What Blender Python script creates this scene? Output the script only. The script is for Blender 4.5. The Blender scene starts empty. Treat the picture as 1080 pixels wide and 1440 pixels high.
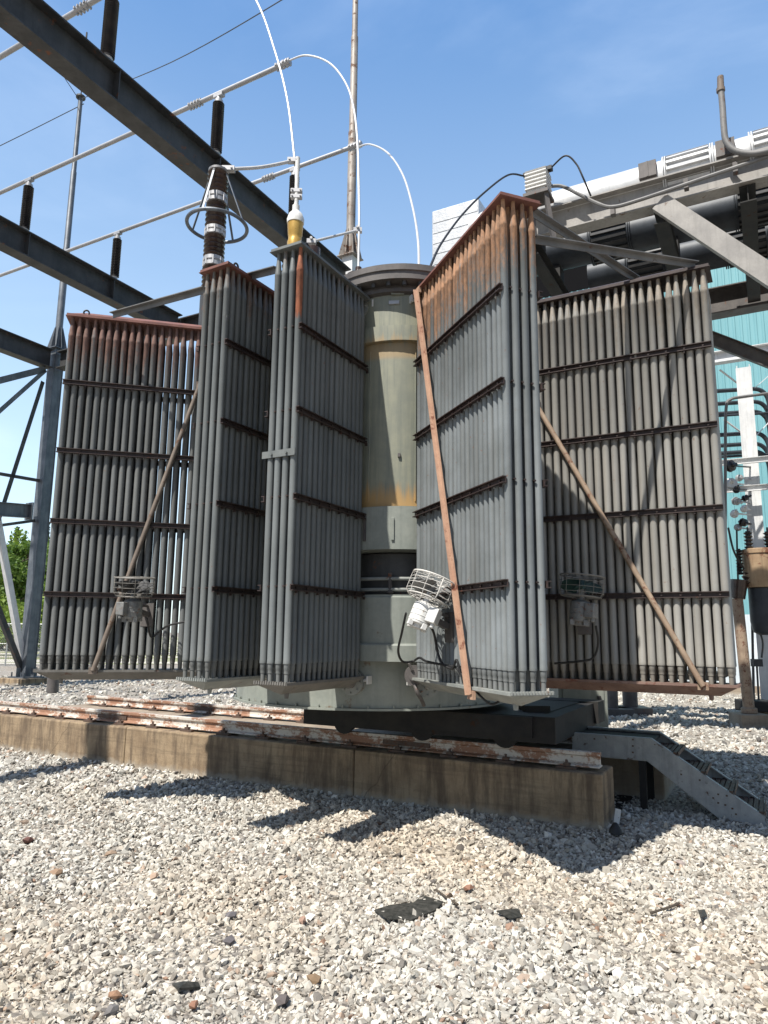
import bpy, math, random
import numpy as np
from mathutils import Vector, Matrix

random.seed(11)
rng = np.random.default_rng(11)
SC = bpy.context.scene
COL = SC.collection
PI = math.pi

# ---------------------------------------------------------------- camera model (metres, camera over the gravel at the origin)
HC, FPX = 1.61, 998.0
PITCH, ROLL = math.radians(9.78), math.radians(0.62)


def at(px, py, Y):
    """world point on the sight line of photo pixel (px, py) at forward distance Y"""
    a, b = px - 540.0, py - 720.0
    c, s = math.cos(ROLL), math.sin(ROLL)
    u, w = a * c + b * s, a * s - b * c
    dx, dy, dz = u / FPX, math.cos(PITCH) - w / FPX * math.sin(PITCH), math.sin(PITCH) + w / FPX * math.cos(PITCH)
    return Vector((dx / dy * Y, Y, HC + dz / dy * Y))


TH = math.radians(28.5)
U = Vector((math.sin(TH), math.cos(TH), 0))      # along the gantry beams, away from the viewer
V = Vector((-math.cos(TH), math.sin(TH), 0))     # along rails, buses and ducts, away to the left
W0 = Vector((1.873, 6.303, 0))                   # near right foot of the front plinth
Z = Vector((0, 0, 1))


def uv(u, v, z=0.0):
    return W0 + U * u + V * v + Z * z


# ---------------------------------------------------------------- node materials
def nt(name):
    m = bpy.data.materials.new(name)
    m.use_nodes = True
    t = m.node_tree
    t.nodes.clear()
    out = t.nodes.new('ShaderNodeOutputMaterial')
    b = t.nodes.new('ShaderNodeBsdfPrincipled')
    t.links.new(b.outputs[0], out.inputs[0])
    return m, t, b


def N(t, kind, **kw):
    n = t.nodes.new(kind)
    for k, val in kw.items():
        if k in ('operation', 'blend_type', 'data_type', 'attribute_name', 'feature', 'interpolation', 'clamp'):
            setattr(n, k, val)
        else:
            n.inputs[k].default_value = val
    return n


def pos_node(t, scale=(1, 1, 1)):
    g = t.nodes.new('ShaderNodeNewGeometry')
    mp = t.nodes.new('ShaderNodeMapping')
    mp.inputs['Scale'].default_value = scale
    t.links.new(g.outputs['Position'], mp.inputs['Vector'])
    return mp.outputs[0]


def noise(t, vec, scale, detail=4, rough=0.6):
    n = t.nodes.new('ShaderNodeTexNoise')
    n.inputs['Scale'].default_value = scale
    n.inputs['Detail'].default_value = detail
    n.inputs['Roughness'].default_value = rough
    t.links.new(vec, n.inputs['Vector'])
    return n.outputs[0]


def ramp(t, fac, a, b, smooth=True):
    r = t.nodes.new('ShaderNodeMapRange')
    r.inputs['From Min'].default_value = a
    r.inputs['From Max'].default_value = b
    if smooth:
        r.interpolation_type = 'SMOOTHSTEP'
    t.links.new(fac, r.inputs['Value'])
    return r.outputs[0]


def mixc(t, fac, c1, c2, blend='MIX'):
    m = t.nodes.new('ShaderNodeMix')
    m.data_type = 'RGBA'
    m.blend_type = blend
    if isinstance(fac, (int, float)):
        m.inputs['Factor'].default_value = fac
    else:
        t.links.new(fac, m.inputs['Factor'])
    for i, c in ((6, c1), (7, c2)):
        if isinstance(c, tuple):
            m.inputs[i].default_value = (*c, 1) if len(c) == 3 else c
        else:
            t.links.new(c, m.inputs[i])
    return m.outputs[2]


def math_(t, op, a, b=None, clamp=False):
    m = t.nodes.new('ShaderNodeMath')
    m.operation = op
    m.use_clamp = clamp
    for i, x in enumerate((a, b)):
        if x is None:
            continue
        if isinstance(x, (int, float)):
            m.inputs[i].default_value = x
        else:
            t.links.new(x, m.inputs[i])
    return m.outputs[0]


def bump(t, b, h, strength=0.3, dist=0.01):
    bp = t.nodes.new('ShaderNodeBump')
    bp.inputs['Strength'].default_value = strength
    bp.inputs['Distance'].default_value = dist
    t.links.new(h, bp.inputs['Height'])
    t.links.new(bp.outputs[0], b.inputs['Normal'])


def worn(name, c1, c2, rust=None, rust_amt=0.0, rough=0.6, metal=0.0, scale=6.0, streak=0.0, bmp=0.15, spec=0.4):
    """paint, concrete or bare steel: two tones, vertical streaks, blotches of rust or dirt"""
    m, t, b = nt(name)
    p = pos_node(t)
    n1 = ramp(t, noise(t, p, scale, 6, 0.65), 0.3, 0.7)
    col = mixc(t, n1, c1, c2)
    if streak:
        ps = pos_node(t, (9, 9, 0.7))
        st = ramp(t, noise(t, ps, 2.0, 5, 0.6), 0.45, 0.75)
        col = mixc(t, math_(t, 'MULTIPLY', st, streak), col, tuple(x * 0.45 for x in c1))
    if rust:
        r = ramp(t, noise(t, p, scale * 1.7, 8, 0.7), 0.62 - rust_amt * 0.4, 0.7 - rust_amt * 0.3)
        rc = mixc(t, noise(t, p, scale * 6, 4), rust, tuple(x * 0.45 for x in rust))
        col = mixc(t, r, col, rc)
        rr = math_(t, 'ADD', math_(t, 'MULTIPLY', r, 0.3), rough, True)
        t.links.new(rr, b.inputs['Roughness'])
    else:
        b.inputs['Roughness'].default_value = rough
    fine = noise(t, p, scale * 14, 3)
    col = mixc(t, 0.25, col, mixc(t, fine, (0.35, 0.35, 0.35), (0.75, 0.75, 0.75)), 'OVERLAY')
    t.links.new(col, b.inputs['Base Color'])
    b.inputs['Metallic'].default_value = metal
    b.inputs['Specular IOR Level'].default_value = spec
    bump(t, b, noise(t, p, scale * 8, 5), bmp, 0.006)
    return m


def tube_paint(name, c1, c2, tint, tint_amt, rust, z_lo, z_hi, rust_k, low_dirt=0.3, side_axis=None):
    """radiator tube paint: grey, faded per tube, rust running down from the top header"""
    m, t, b = nt(name)
    p = pos_node(t)
    oi = t.nodes.new('ShaderNodeObjectInfo')
    col = mixc(t, ramp(t, noise(t, p, 1.6, 6, 0.65), 0.25, 0.75), c1, c2)
    rv = math_(t, 'ADD', math_(t, 'MULTIPLY', oi.outputs['Random'], 0.3), 0.85)
    cv = t.nodes.new('ShaderNodeCombineColor')
    for i in range(3):
        t.links.new(rv, cv.inputs[i])
    col = mixc(t, 1.0, col, cv.outputs[0], 'MULTIPLY')
    ps = pos_node(t, (26, 26, 1.1))
    stn = noise(t, ps, 1.0, 6, 0.7)
    st = ramp(t, stn, 0.35, 0.75)
    col = mixc(t, math_(t, 'MULTIPLY', st, tint_amt), col, tint)
    sep = t.nodes.new('ShaderNodeSeparateXYZ')
    t.links.new(p, sep.inputs[0])
    h = ramp(t, sep.outputs[2], z_lo, z_hi, False)
    e = math_(t, 'ADD', h, math_(t, 'MULTIPLY', math_(t, 'SUBTRACT', stn, 0.5), 1.3))
    e = math_(t, 'ADD', e, math_(t, 'MULTIPLY', math_(t, 'SUBTRACT', oi.outputs['Random'], 0.5), 0.35))
    chip = noise(t, pos_node(t, (40, 40, 22)), 1.0, 6, 0.75)
    e = math_(t, 'ADD', e, math_(t, 'MULTIPLY', math_(t, 'SUBTRACT', chip, 0.5), 0.9))
    mask = math_(t, 'MULTIPLY', ramp(t, e, 0.36, 0.78), rust_k, True)
    mask = math_(t, 'MULTIPLY', mask, ramp(t, h, 0.0, 0.12))
    rc = mixc(t, ramp(t, noise(t, pos_node(t, (14, 14, 5)), 2.0, 6, 0.7), 0.35, 0.65), rust, (rust[0] * 0.5, rust[1] * 0.55, rust[2] * 0.6))
    col = mixc(t, mask, col, rc)
    # small rust flecks anywhere
    fl = ramp(t, noise(t, p, 23, 5, 0.6), 0.655, 0.72)
    col = mixc(t, math_(t, 'MULTIPLY', fl, 0.55), col, (0.16, 0.075, 0.045))
    if low_dirt:
        d = math_(t, 'MULTIPLY', ramp(t, math_(t, 'ADD', sep.outputs[2], math_(t, 'MULTIPLY', stn, 0.35)), 1.65, 1.4), low_dirt)
        col = mixc(t, d, col, (0.16, 0.14, 0.115))
    t.links.new(col, b.inputs['Base Color'])
    t.links.new(math_(t, 'ADD', math_(t, 'MULTIPLY', mask, 0.35), 0.5, True), b.inputs['Roughness'])
    b.inputs['Specular IOR Level'].default_value = 0.35
    bump(t, b, noise(t, p, 60, 5), 0.12, 0.004)
    return m


def simple(name, c, rough=0.5, metal=0.0, var=0.15, scale=12):
    m, t, b = nt(name)
    p = pos_node(t)
    col = mixc(t, noise(t, p, scale, 5), tuple(x * (1 - var) for x in c), tuple(min(1, x * (1 + var)) for x in c))
    t.links.new(col, b.inputs['Base Color'])
    b.inputs['Roughness'].default_value = rough
    b.inputs['Metallic'].default_value = metal
    return m


M = {}
RUST = (0.26, 0.105, 0.055)
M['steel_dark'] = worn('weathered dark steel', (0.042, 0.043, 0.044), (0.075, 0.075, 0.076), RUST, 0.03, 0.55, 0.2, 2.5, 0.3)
M['steel_grey'] = worn('galvanised grey steel', (0.10, 0.115, 0.135), (0.17, 0.185, 0.205), None, 0, 0.5, 0.35, 2.2, 0.5)
M['steel_brown'] = worn('brown grey steel', (0.085, 0.078, 0.076), (0.13, 0.118, 0.112), RUST, 0.05, 0.6, 0.15, 5, 0.2)
M['pole'] = worn('rusty pole', (0.22, 0.19, 0.165), (0.33, 0.30, 0.27), (0.17, 0.085, 0.05), 0.22, 0.6, 0.2, 2.0, 0.6)
M['alu'] = worn('weathered aluminium', (0.36, 0.36, 0.365), (0.46, 0.46, 0.47), None, 0, 0.5, 0.5, 1.2, 0.15, 0.02)
M['alu_cable'] = worn('bright cable', (0.50, 0.51, 0.52), (0.60, 0.60, 0.61), None, 0, 0.5, 0.35, 1.2, 0.1, 0.02)
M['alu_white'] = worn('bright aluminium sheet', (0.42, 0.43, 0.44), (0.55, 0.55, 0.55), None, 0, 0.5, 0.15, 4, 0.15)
M['dark_duct_shade'] = worn('dark blue grey with duct shade', (0.026, 0.032, 0.040), (0.045, 0.053, 0.064), None, 0, 0.5, 0.1, 3, 0.2)  # near black tone carries the shade under the ducts; dark conduits share it
M['porcelain'] = worn('dark brown porcelain', (0.012, 0.012, 0.016), (0.03, 0.026, 0.026), None, 0, 0.25, 0, 4, 0, 0.0, 0.5)
M['porcelain_brown'] = worn('brown porcelain', (0.03, 0.018, 0.014), (0.075, 0.045, 0.034), None, 0, 0.25, 0, 5, 0, 0.0, 0.5)
M['brass'] = worn('gold brown bowl', (0.46, 0.27, 0.06), (0.58, 0.37, 0.10), (0.2, 0.1, 0.03), 0.02, 0.35, 0.3, 8, 0.3)
M['white_paint'] = worn('chalky white paint', (0.60, 0.60, 0.58), (0.72, 0.71, 0.68), (0.30, 0.19, 0.12), 0.02, 0.55, 0, 14, 0.3)
M['galv_white'] = worn('sunlit pale galvanised', (0.55, 0.56, 0.57), (0.70, 0.70, 0.69), None, 0, 0.6, 0.1, 2.5, 0.3)
M['black'] = simple('black rubber', (0.012, 0.012, 0.013), 0.55)
M['dark'] = worn('oily dark iron and pit shade', (0.012, 0.012, 0.013), (0.026, 0.024, 0.022), (0.06, 0.03, 0.018), 0.03, 0.75, 0, 4)
M['band'] = worn('dark brown angle', (0.030, 0.021, 0.020), (0.06, 0.042, 0.038), (0.14, 0.06, 0.04), 0.05, 0.55, 0.1, 9, 0.0)
M['header_rust'] = worn('rusty header', (0.13, 0.06, 0.05), (0.22, 0.10, 0.08), (0.28, 0.12, 0.07), 0.12, 0.65, 0.05, 6)
M['header_grey'] = worn('grey header', (0.105, 0.115, 0.115), (0.17, 0.18, 0.175), RUST, 0.03, 0.55, 0.05, 6)
M['pan_grey'] = worn('grey bottom pan', (0.21, 0.225, 0.215), (0.30, 0.31, 0.29), (0.25, 0.14, 0.09), 0.06, 0.55, 0.05, 5, 0.2)
M['pan_rust'] = worn('red brown bottom pan', (0.15, 0.095, 0.078), (0.24, 0.16, 0.13), (0.20, 0.085, 0.06), 0.2, 0.6, 0.05, 5, 0.2)
M['pan_dull'] = worn('dull bottom pan', (0.12, 0.115, 0.105), (0.18, 0.17, 0.155), (0.15, 0.08, 0.06), 0.06, 0.6, 0.05, 5, 0.2)
M['brace'] = worn('pink brown brace', (0.34, 0.20, 0.14), (0.45, 0.29, 0.20), (0.24, 0.09, 0.055), 0.12, 0.65, 0, 6, 0.3)
M['brace_tan'] = worn('tan rusty brace', (0.24, 0.17, 0.12), (0.33, 0.25, 0.18), (0.19, 0.08, 0.05), 0.2, 0.65, 0, 7, 0.3)
M['brace_dull'] = worn('dull brown brace', (0.14, 0.11, 0.09), (0.2, 0.165, 0.135), (0.15, 0.08, 0.05), 0.1, 0.65, 0, 7, 0.3)
M['tie'] = worn('tie bar grey brown', (0.13, 0.13, 0.13), (0.2, 0.195, 0.19), (0.15, 0.08, 0.06), 0.05, 0.6, 0.1, 4)
M['tank_grey'] = worn('tank grey green', (0.20, 0.22, 0.20), (0.285, 0.30, 0.265), (0.2, 0.13, 0.08), 0.0, 0.5, 0, 2.0, 0.25)
M['teal_dark'] = simple('dark green blade', (0.02, 0.06, 0.055), 0.4)
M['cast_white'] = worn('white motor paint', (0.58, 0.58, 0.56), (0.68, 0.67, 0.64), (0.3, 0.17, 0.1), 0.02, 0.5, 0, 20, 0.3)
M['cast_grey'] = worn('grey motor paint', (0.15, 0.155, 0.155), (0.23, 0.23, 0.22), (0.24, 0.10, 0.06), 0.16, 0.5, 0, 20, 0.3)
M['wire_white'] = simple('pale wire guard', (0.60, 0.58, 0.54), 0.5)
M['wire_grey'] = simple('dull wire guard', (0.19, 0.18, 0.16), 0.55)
M['tan_can'] = worn('tan rusted can', (0.30, 0.20, 0.12), (0.40, 0.29, 0.18), (0.22, 0.09, 0.05), 0.25, 0.55, 0, 3, 0.5)
M['stair'] = worn('stair grey paint', (0.26, 0.275, 0.28), (0.36, 0.37, 0.37), (0.11, 0.055, 0.035), 0.06, 0.55, 0, 7, 0.35)
M['tread'] = worn('rusty tread', (0.07, 0.05, 0.04), (0.12, 0.08, 0.06), (0.15, 0.065, 0.04), 0.2, 0.7, 0, 12)
M['bark'] = simple('bark', (0.07, 0.055, 0.04), 0.9, 0, 0.4, 4)
M['rubber_mat'] = worn('old black rubber', (0.016, 0.017, 0.014), (0.06, 0.057, 0.05), None, 0, 0.6, 0, 30)


M['flat_black'] = simple('flat matt black', (0.008, 0.008, 0.009), 0.95)  # plain black for the strip above the teal wall
M['flat_black'].node_tree.nodes['Principled BSDF'].inputs['Specular IOR Level'].default_value = 0.05


def tank_upper():
    m, t, b = nt('tank khaki paint')
    p = pos_node(t)
    col = mixc(t, ramp(t, noise(t, p, 2.4, 6, 0.65), 0.3, 0.7), (0.20, 0.21, 0.17), (0.285, 0.285, 0.21))
    ps = pos_node(t, (10, 10, 0.5))
    col = mixc(t, math_(t, 'MULTIPLY', ramp(t, noise(t, ps, 2.2, 7, 0.7), 0.42, 0.68), 0.7), col, (0.15, 0.165, 0.14))
    sep = t.nodes.new('ShaderNodeSeparateXYZ')
    t.links.new(p, sep.inputs[0])
    n = noise(t, ps, 1.5, 6, 0.7)
    for z0, z1, k in ((2.98, 2.80, 0.75), (4.36, 4.26, 0.4)):
        zz = math_(t, 'ADD', sep.outputs[2], math_(t, 'MULTIPLY', math_(t, 'SUBTRACT', n, 0.5), 0.5))
        up = ramp(t, zz, z0, z1)
        lo = ramp(t, sep.outputs[2], z1 - 0.16, z1 - 0.1)
        col = mixc(t, math_(t, 'MULTIPLY', math_(t, 'MULTIPLY', up, lo), k), col, (0.46, 0.26, 0.08))
    t.links.new(col, b.inputs['Base Color'])
    b.inputs['Roughness'].default_value = 0.5
    bump(t, b, noise(t, p, 20, 5), 0.1, 0.006)
    return m


M['tank_khaki'] = tank_upper()


def noise_vec(t, vec):
    n = t.nodes.new('ShaderNodeTexNoise')
    n.inputs['Scale'].default_value = 4.0
    n.inputs['Detail'].default_value = 5
    t.links.new(vec, n.inputs['Vector'])
    return n.outputs['Color']


def concrete(name, c1, c2, dark, k=0.6):
    m, t, b = nt(name)
    p = pos_node(t)
    col = mixc(t, ramp(t, noise(t, p, 3.0, 8, 0.7), 0.3, 0.7), c1, c2)
    ps = pos_node(t, (6, 6, 0.8))
    col = mixc(t, math_(t, 'MULTIPLY', ramp(t, noise(t, ps, 1.2, 6, 0.7), 0.42, 0.66), k), col, dark)
    pf = pos_node(t, (0.5, 0.5, 9))
    col = mixc(t, math_(t, 'MULTIPLY', ramp(t, noise(t, pf, 2.0, 4), 0.5, 0.62), 0.25), col, dark)
    sp = ramp(t, noise(t, p, 55, 4), 0.62, 0.7)
    col = mixc(t, math_(t, 'MULTIPLY', sp, 0.35), col, tuple(x * 0.45 for x in c1))
    sz_ = t.nodes.new('ShaderNodeSeparateXYZ')
    t.links.new(p, sz_.inputs[0])
    du = math_(t, 'ADD', sz_.outputs[2], math_(t, 'MULTIPLY', noise(t, p, 9, 5), 0.16))
    col = mixc(t, math_(t, 'MULTIPLY', ramp(t, du, 0.17, 0.09), 0.6), col, (0.36, 0.33, 0.28))
    ck = t.nodes.new('ShaderNodeTexVoronoi')
    ck.feature = 'DISTANCE_TO_EDGE'
    ck.inputs['Scale'].default_value = 0.42
    wv = mixc(t, 0.12, p, noise_vec(t, p))
    t.links.new(wv, ck.inputs['Vector'])
    col = mixc(t, math_(t, 'MULTIPLY', ramp(t, ck.outputs['Distance'], 0.0025, 0.0006), 0.45), col, tuple(x * 0.5 for x in dark))
    t.links.new(col, b.inputs['Base Color'])
    b.inputs['Roughness'].default_value = 0.9
    bump(t, b, noise(t, p, 30, 8, 0.7), 0.5, 0.012)
    return m


M['concrete'] = concrete('stained brown concrete', (0.22, 0.155, 0.095), (0.36, 0.27, 0.17), (0.075, 0.052, 0.036), 0.75)
M['concrete_pad'] = concrete('tan concrete pad', (0.24, 0.19, 0.14), (0.34, 0.28, 0.21), (0.16, 0.12, 0.09), 0.4)


def rail_mat():
    m, t, b = nt('flaking white rail')
    p = pos_node(t)
    ps = pos_node(t, (1, 1, 2.2))
    n = noise(t, ps, 3.2, 9, 0.72)
    f = noise(t, p, 26, 6, 0.75)
    sepp = t.nodes.new('ShaderNodeSeparateXYZ')
    t.links.new(p, sepp.inputs[0])
    # the end away to the left has lost more of its paint
    lft = ramp(t, sepp.outputs[0], 1.5, -3.0, False)
    e = math_(t, 'ADD', math_(t, 'ADD', math_(t, 'MULTIPLY', n, 0.75), math_(t, 'MULTIPLY', f, 0.35)), math_(t, 'MULTIPLY', lft, 0.03))
    mask = ramp(t, e, 0.525, 0.605)
    col = mixc(t, mask, (0.56, 0.52, 0.46), mixc(t, f, (0.40, 0.22, 0.14), (0.17, 0.085, 0.05)))
    t.links.new(col, b.inputs['Base Color'])
    b.inputs['Roughness'].default_value = 0.7
    bump(t, b, e, 0.5, 0.01)
    return m


M['rail'] = rail_mat()


def gravel_floor():
    m, t, b = nt('gravel bed')
    p = pos_node(t)
    vo = t.nodes.new('ShaderNodeTexVoronoi')
    vo.inputs['Scale'].default_value = 26
    t.links.new(p, vo.inputs['Vector'])
    bw = t.nodes.new('ShaderNodeRGBToBW')
    t.links.new(vo.outputs['Color'], bw.inputs[0])
    col = mixc(t, bw.outputs[0], (0.24, 0.215, 0.18), (0.54, 0.50, 0.44))
    dk = ramp(t, vo.outputs['Distance'], 0.35, 0.62)
    col = mixc(t, math_(t, 'MULTIPLY', dk, 0.65), col, (0.12, 0.11, 0.10))
    big = ramp(t, noise(t, p, 0.55, 5, 0.6), 0.35, 0.7)
    col = mixc(t, math_(t, 'MULTIPLY', big, 0.4), col, mixc(t, 1.0, col, (0.95, 0.78, 0.62), 'MULTIPLY'))
    t.links.new(col, b.inputs['Base Color'])
    b.inputs['Roughness'].default_value = 0.95
    inv = math_(t, 'SUBTRACT', 1.0, vo.outputs['Distance'])
    bump(t, b, inv, 0.9, 0.03)
    return m


M['gravel_floor'] = gravel_floor()


def gravel_stone():
    m, t, b = nt('crushed limestone')
    a = t.nodes.new('ShaderNodeAttribute')
    a.attribute_name = 'stone'
    p = pos_node(t)
    n = noise(t, p, 90, 4, 0.7)
    col = mixc(t, 0.55, a.outputs['Color'], mixc(t, n, (0.25, 0.25, 0.25), (0.78, 0.78, 0.78)), 'OVERLAY')
    t.links.new(col, b.inputs['Base Color'])
    b.inputs['Roughness'].default_value = 0.85
    b.inputs['Specular IOR Level'].default_value = 0.25
    bump(t, b, n, 0.4, 0.004)
    return m


M['stone'] = gravel_stone()


def field_mat():
    m, t, b = nt('dry grass and gravel road')
    p = pos_node(t, (0.35, 1.6, 1))
    n = noise(t, p, 0.22, 5, 0.55)
    g = mixc(t, noise(t, pos_node(t), 3.0, 6), (0.10, 0.14, 0.04), (0.26, 0.26, 0.11))
    r = mixc(t, noise(t, pos_node(t), 9.0, 5), (0.38, 0.35, 0.29), (0.55, 0.51, 0.44))
    col = mixc(t, ramp(t, n, 0.44, 0.54), g, r)
    t.links.new(col, b.inputs['Base Color'])
    b.inputs['Roughness'].default_value = 0.95
    return m


M['field'] = field_mat()


def leaf_mat(name, c1, c2):
    m, t, b = nt(name)
    g = t.nodes.new('ShaderNodeNewGeometry')
    col = mixc(t, g.outputs['Random Per Island'], c1, c2)
    t.links.new(col, b.inputs['Base Color'])
    b.inputs['Roughness'].default_value = 0.6
    out = [n for n in t.nodes if n.type == 'OUTPUT_MATERIAL'][0]
    tr = t.nodes.new('ShaderNodeBsdfTranslucent')
    t.links.new(col, tr.inputs[0])
    mx = t.nodes.new('ShaderNodeMixShader')
    mx.inputs[0].default_value = 0.35
    t.links.new(b.outputs[0], mx.inputs[1])
    t.links.new(tr.outputs[0], mx.inputs[2])
    t.links.new(mx.outputs[0], out.inputs[0])
    return m


M['leaf_a'] = leaf_mat('bright leaves', (0.11, 0.19, 0.02), (0.24, 0.32, 0.05))
M['leaf_b'] = leaf_mat('mid leaves', (0.06, 0.125, 0.018), (0.16, 0.25, 0.04))
M['leaf_c'] = leaf_mat('dark needles', (0.018, 0.045, 0.016), (0.05, 0.085, 0.028))


def teal_mat():
    m, t, b = nt('teal cladding')
    p = pos_node(t)
    col = mixc(t, ramp(t, noise(t, pos_node(t, (3, 3, 0.3)), 1.0, 5), 0.3, 0.7), (0.15, 0.345, 0.38), (0.18, 0.39, 0.425))
    t.links.new(col, b.inputs['Base Color'])
    b.inputs['Roughness'].default_value = 0.45
    bump(t, b, noise(t, p, 3, 3), 0.1, 0.01)
    return m


M['teal'] = teal_mat()
M['white_clad'] = worn('pale lower cladding', (0.52, 0.58, 0.62), (0.62, 0.67, 0.70), None, 0, 0.6, 0, 2, 0.2)


def chainlink():
    m, t, b = nt('chain link wire')
    b.inputs['Base Color'].default_value = (0.38, 0.39, 0.38, 1)
    b.inputs['Roughness'].default_value = 0.5
    b.inputs['Metallic'].default_value = 0.4
    return m


M['chain'] = chainlink()


# ---------------------------------------------------------------- mesh builder
ORG = {}


class MB:
    def __init__(self):
        self.v, self.f, self.s = [], [], []

    def add(self, verts, faces, smooth=False):
        o = len(self.v)
        self.v += [Vector(x) for x in verts]
        self.f += [tuple(o + i for i in fc) for fc in faces]
        self.s += [smooth] * len(faces)
        return self

    def obox(self, c, a, b, d):
        """box of half vectors a, b, d round centre c"""
        c, a, b, d = Vector(c), Vector(a), Vector(b), Vector(d)
        if a.cross(b).dot(d) < 0:
            a = -a
        vs = [c + a * x + b * y + d * z for z in (-1, 1) for y in (-1, 1) for x in (-1, 1)]
        return self.add(vs, [(0, 2, 3, 1), (4, 5, 7, 6), (0, 1, 5, 4), (2, 6, 7, 3), (0, 4, 6, 2), (1, 3, 7, 5)])

    def box(self, x0, x1, y0, y1, z0, z1):
        return self.obox(((x0 + x1) / 2, (y0 + y1) / 2, (z0 + z1) / 2), (abs(x1 - x0) / 2, 0, 0), (0, abs(y1 - y0) / 2, 0), (0, 0, abs(z1 - z0) / 2))

    def frame(self, p0, p1, up):
        d = (Vector(p1) - Vector(p0)).normalized()
        up = Vector(up)
        if abs(d.dot(up)) > 0.98:
            up = Vector((0, 1, 0)) if abs(d.y) < 0.9 else Vector((1, 0, 0))
        sd = d.cross(up).normalized()
        return d, sd, sd.cross(d).normalized()

    def prism(self, prof, p0, p1, up=(0, 0, 1), smooth=False):
        p0, p1 = Vector(p0), Vector(p1)
        d, sd, u = self.frame(p0, p1, up)
        n = len(prof)
        area = sum(prof[i][0] * prof[(i + 1) % n][1] - prof[(i + 1) % n][0] * prof[i][1] for i in range(n))
        if area < 0:
            prof = prof[::-1]
        vs = [p0 + sd * x + u * y for x, y in prof] + [p1 + sd * x + u * y for x, y in prof]
        # sd x u = -d : counter-clockwise profile faces p0 side
        fs = [tuple(range(n)), tuple(range(2 * n - 1, n - 1, -1))]
        fs += [(i, n + i, n + (i + 1) % n, (i + 1) % n) for i in range(n)]
        return self.add(vs, fs, smooth)

    def bar(self, p0, p1, w, h, up=(0, 0, 1)):
        return self.prism([(-w / 2, -h / 2), (w / 2, -h / 2), (w / 2, h / 2), (-w / 2, h / 2)], p0, p1, up)

    def ibeam(self, p0, p1, h, w, tf=0.02, tw=0.014, up=(0, 0, 1)):
        a, b, c = w / 2, tw / 2, h / 2
        return self.prism([(-a, -c), (a, -c), (a, -c + tf), (b, -c + tf), (b, c - tf), (a, c - tf), (a, c), (-a, c), (-a, c - tf), (-b, c - tf), (-b, -c + tf), (-a, -c + tf)], p0, p1, up)

    def channel(self, p0, p1, h, w, t=0.012, up=(0, 0, 1), flip=False):
        c = h / 2
        pr = [(0, -c), (w, -c), (w, -c + t), (t, -c + t), (t, c - t), (w, c - t), (w, c), (0, c)]
        if flip:
            pr = [(-x, y) for x, y in pr]
        return self.prism(pr, p0, p1, up)

    def angle(self, p0, p1, a, t=0.008, up=(0, 0, 1), fx=1, fy=1):
        pr = [(0, 0), (a, 0), (a, t), (t, t), (t, a), (0, a)]
        return self.prism([(x * fx, y * fy) for x, y in pr], p0, p1, up)

    def cyl(self, p0, p1, r0, r1=None, n=16, caps=True):
        r1 = r0 if r1 is None else r1
        p0, p1 = Vector(p0), Vector(p1)
        d, sd, u = self.frame(p0, p1, (0, 0, 1))
        o = len(self.v)
        ring = [sd * math.cos(2 * PI * k / n) + u * math.sin(2 * PI * k / n) for k in range(n)]
        self.v += [p0 + q * r0 for q in ring] + [p1 + q * r1 for q in ring]
        for k in range(n):
            k2 = (k + 1) % n
            self.f.append((o + k, o + n + k, o + n + k2, o + k2))
            self.s.append(True)
        if caps:
            self.f += [tuple(o + k for k in range(n)), tuple(o + n + k for k in range(n - 1, -1, -1))]
            self.s += [False, False]
        return self

    def tube(self, pts, r, n=8, closed=False):
        pts = [Vector(p) for p in pts]
        m = len(pts)
        o = len(self.v)
        prev = None
        for i, p in enumerate(pts):
            a = pts[(i - 1) % m] if (closed or i > 0) else p
            b = pts[(i + 1) % m] if (closed or i < m - 1) else p
            d = (b - a).normalized()
            if prev is None:
                up = Z if abs(d.z) < 0.9 else Vector((1, 0, 0))
                sd = d.cross(up).normalized()
            else:
                sd = (prev - d * prev.dot(d)).normalized()
            prev = sd
            u = sd.cross(d)
            rr = r[i] if isinstance(r, (list, tuple)) else r
            self.v += [p + (sd * math.cos(2 * PI * k / n) + u * math.sin(2 * PI * k / n)) * rr for k in range(n)]
        for i in range(m if closed else m - 1):
            j = (i + 1) % m
            for k in range(n):
                k2 = (k + 1) % n
                self.f.append((o + i * n + k, o + j * n + k, o + j * n + k2, o + i * n + k2))
                self.s.append(True)
        if not closed:
            self.f += [tuple(o + k for k in range(n)), tuple(o + (m - 1) * n + k for k in range(n - 1, -1, -1))]
            self.s += [False, False]
        return self

    def lathe(self, prof, c=(0, 0, 0), n=24, smooth=True, axis=None, close=True):
        """prof: (radius, height) list from bottom to top"""
        c = Vector(c)
        if axis is None:
            X, Y, A = Vector((1, 0, 0)), Vector((0, 1, 0)), Z
        else:
            A = Vector(axis).normalized()
            X = A.orthogonal().normalized()
            Y = A.cross(X)
        o = len(self.v)
        for r, h in prof:
            self.v += [c + A * h + (X * math.cos(2 * PI * k / n) + Y * math.sin(2 * PI * k / n)) * r for k in range(n)]
        for i in range(len(prof) - 1):
            for k in range(n):
                k2 = (k + 1) % n
                self.f.append((o + i * n + k, o + i * n + k2, o + (i + 1) * n + k2, o + (i + 1) * n + k))
                self.s.append(smooth)
        if close:
            e = o + (len(prof) - 1) * n
            self.f += [tuple(o + k for k in range(n - 1, -1, -1)), tuple(e + k for k in range(n))]
            self.s += [False, False]
        return self

    def ring(self, c, R, r, axis=(0, 0, 1), n=32, m=8):
        A = Vector(axis).normalized()
        X = A.orthogonal().normalized()
        Y = A.cross(X)
        c = Vector(c)
        return self.tube([c + (X * math.cos(2 * PI * k / n) + Y * math.sin(2 * PI * k / n)) * R for k in range(n)], r, m, True)

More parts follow.
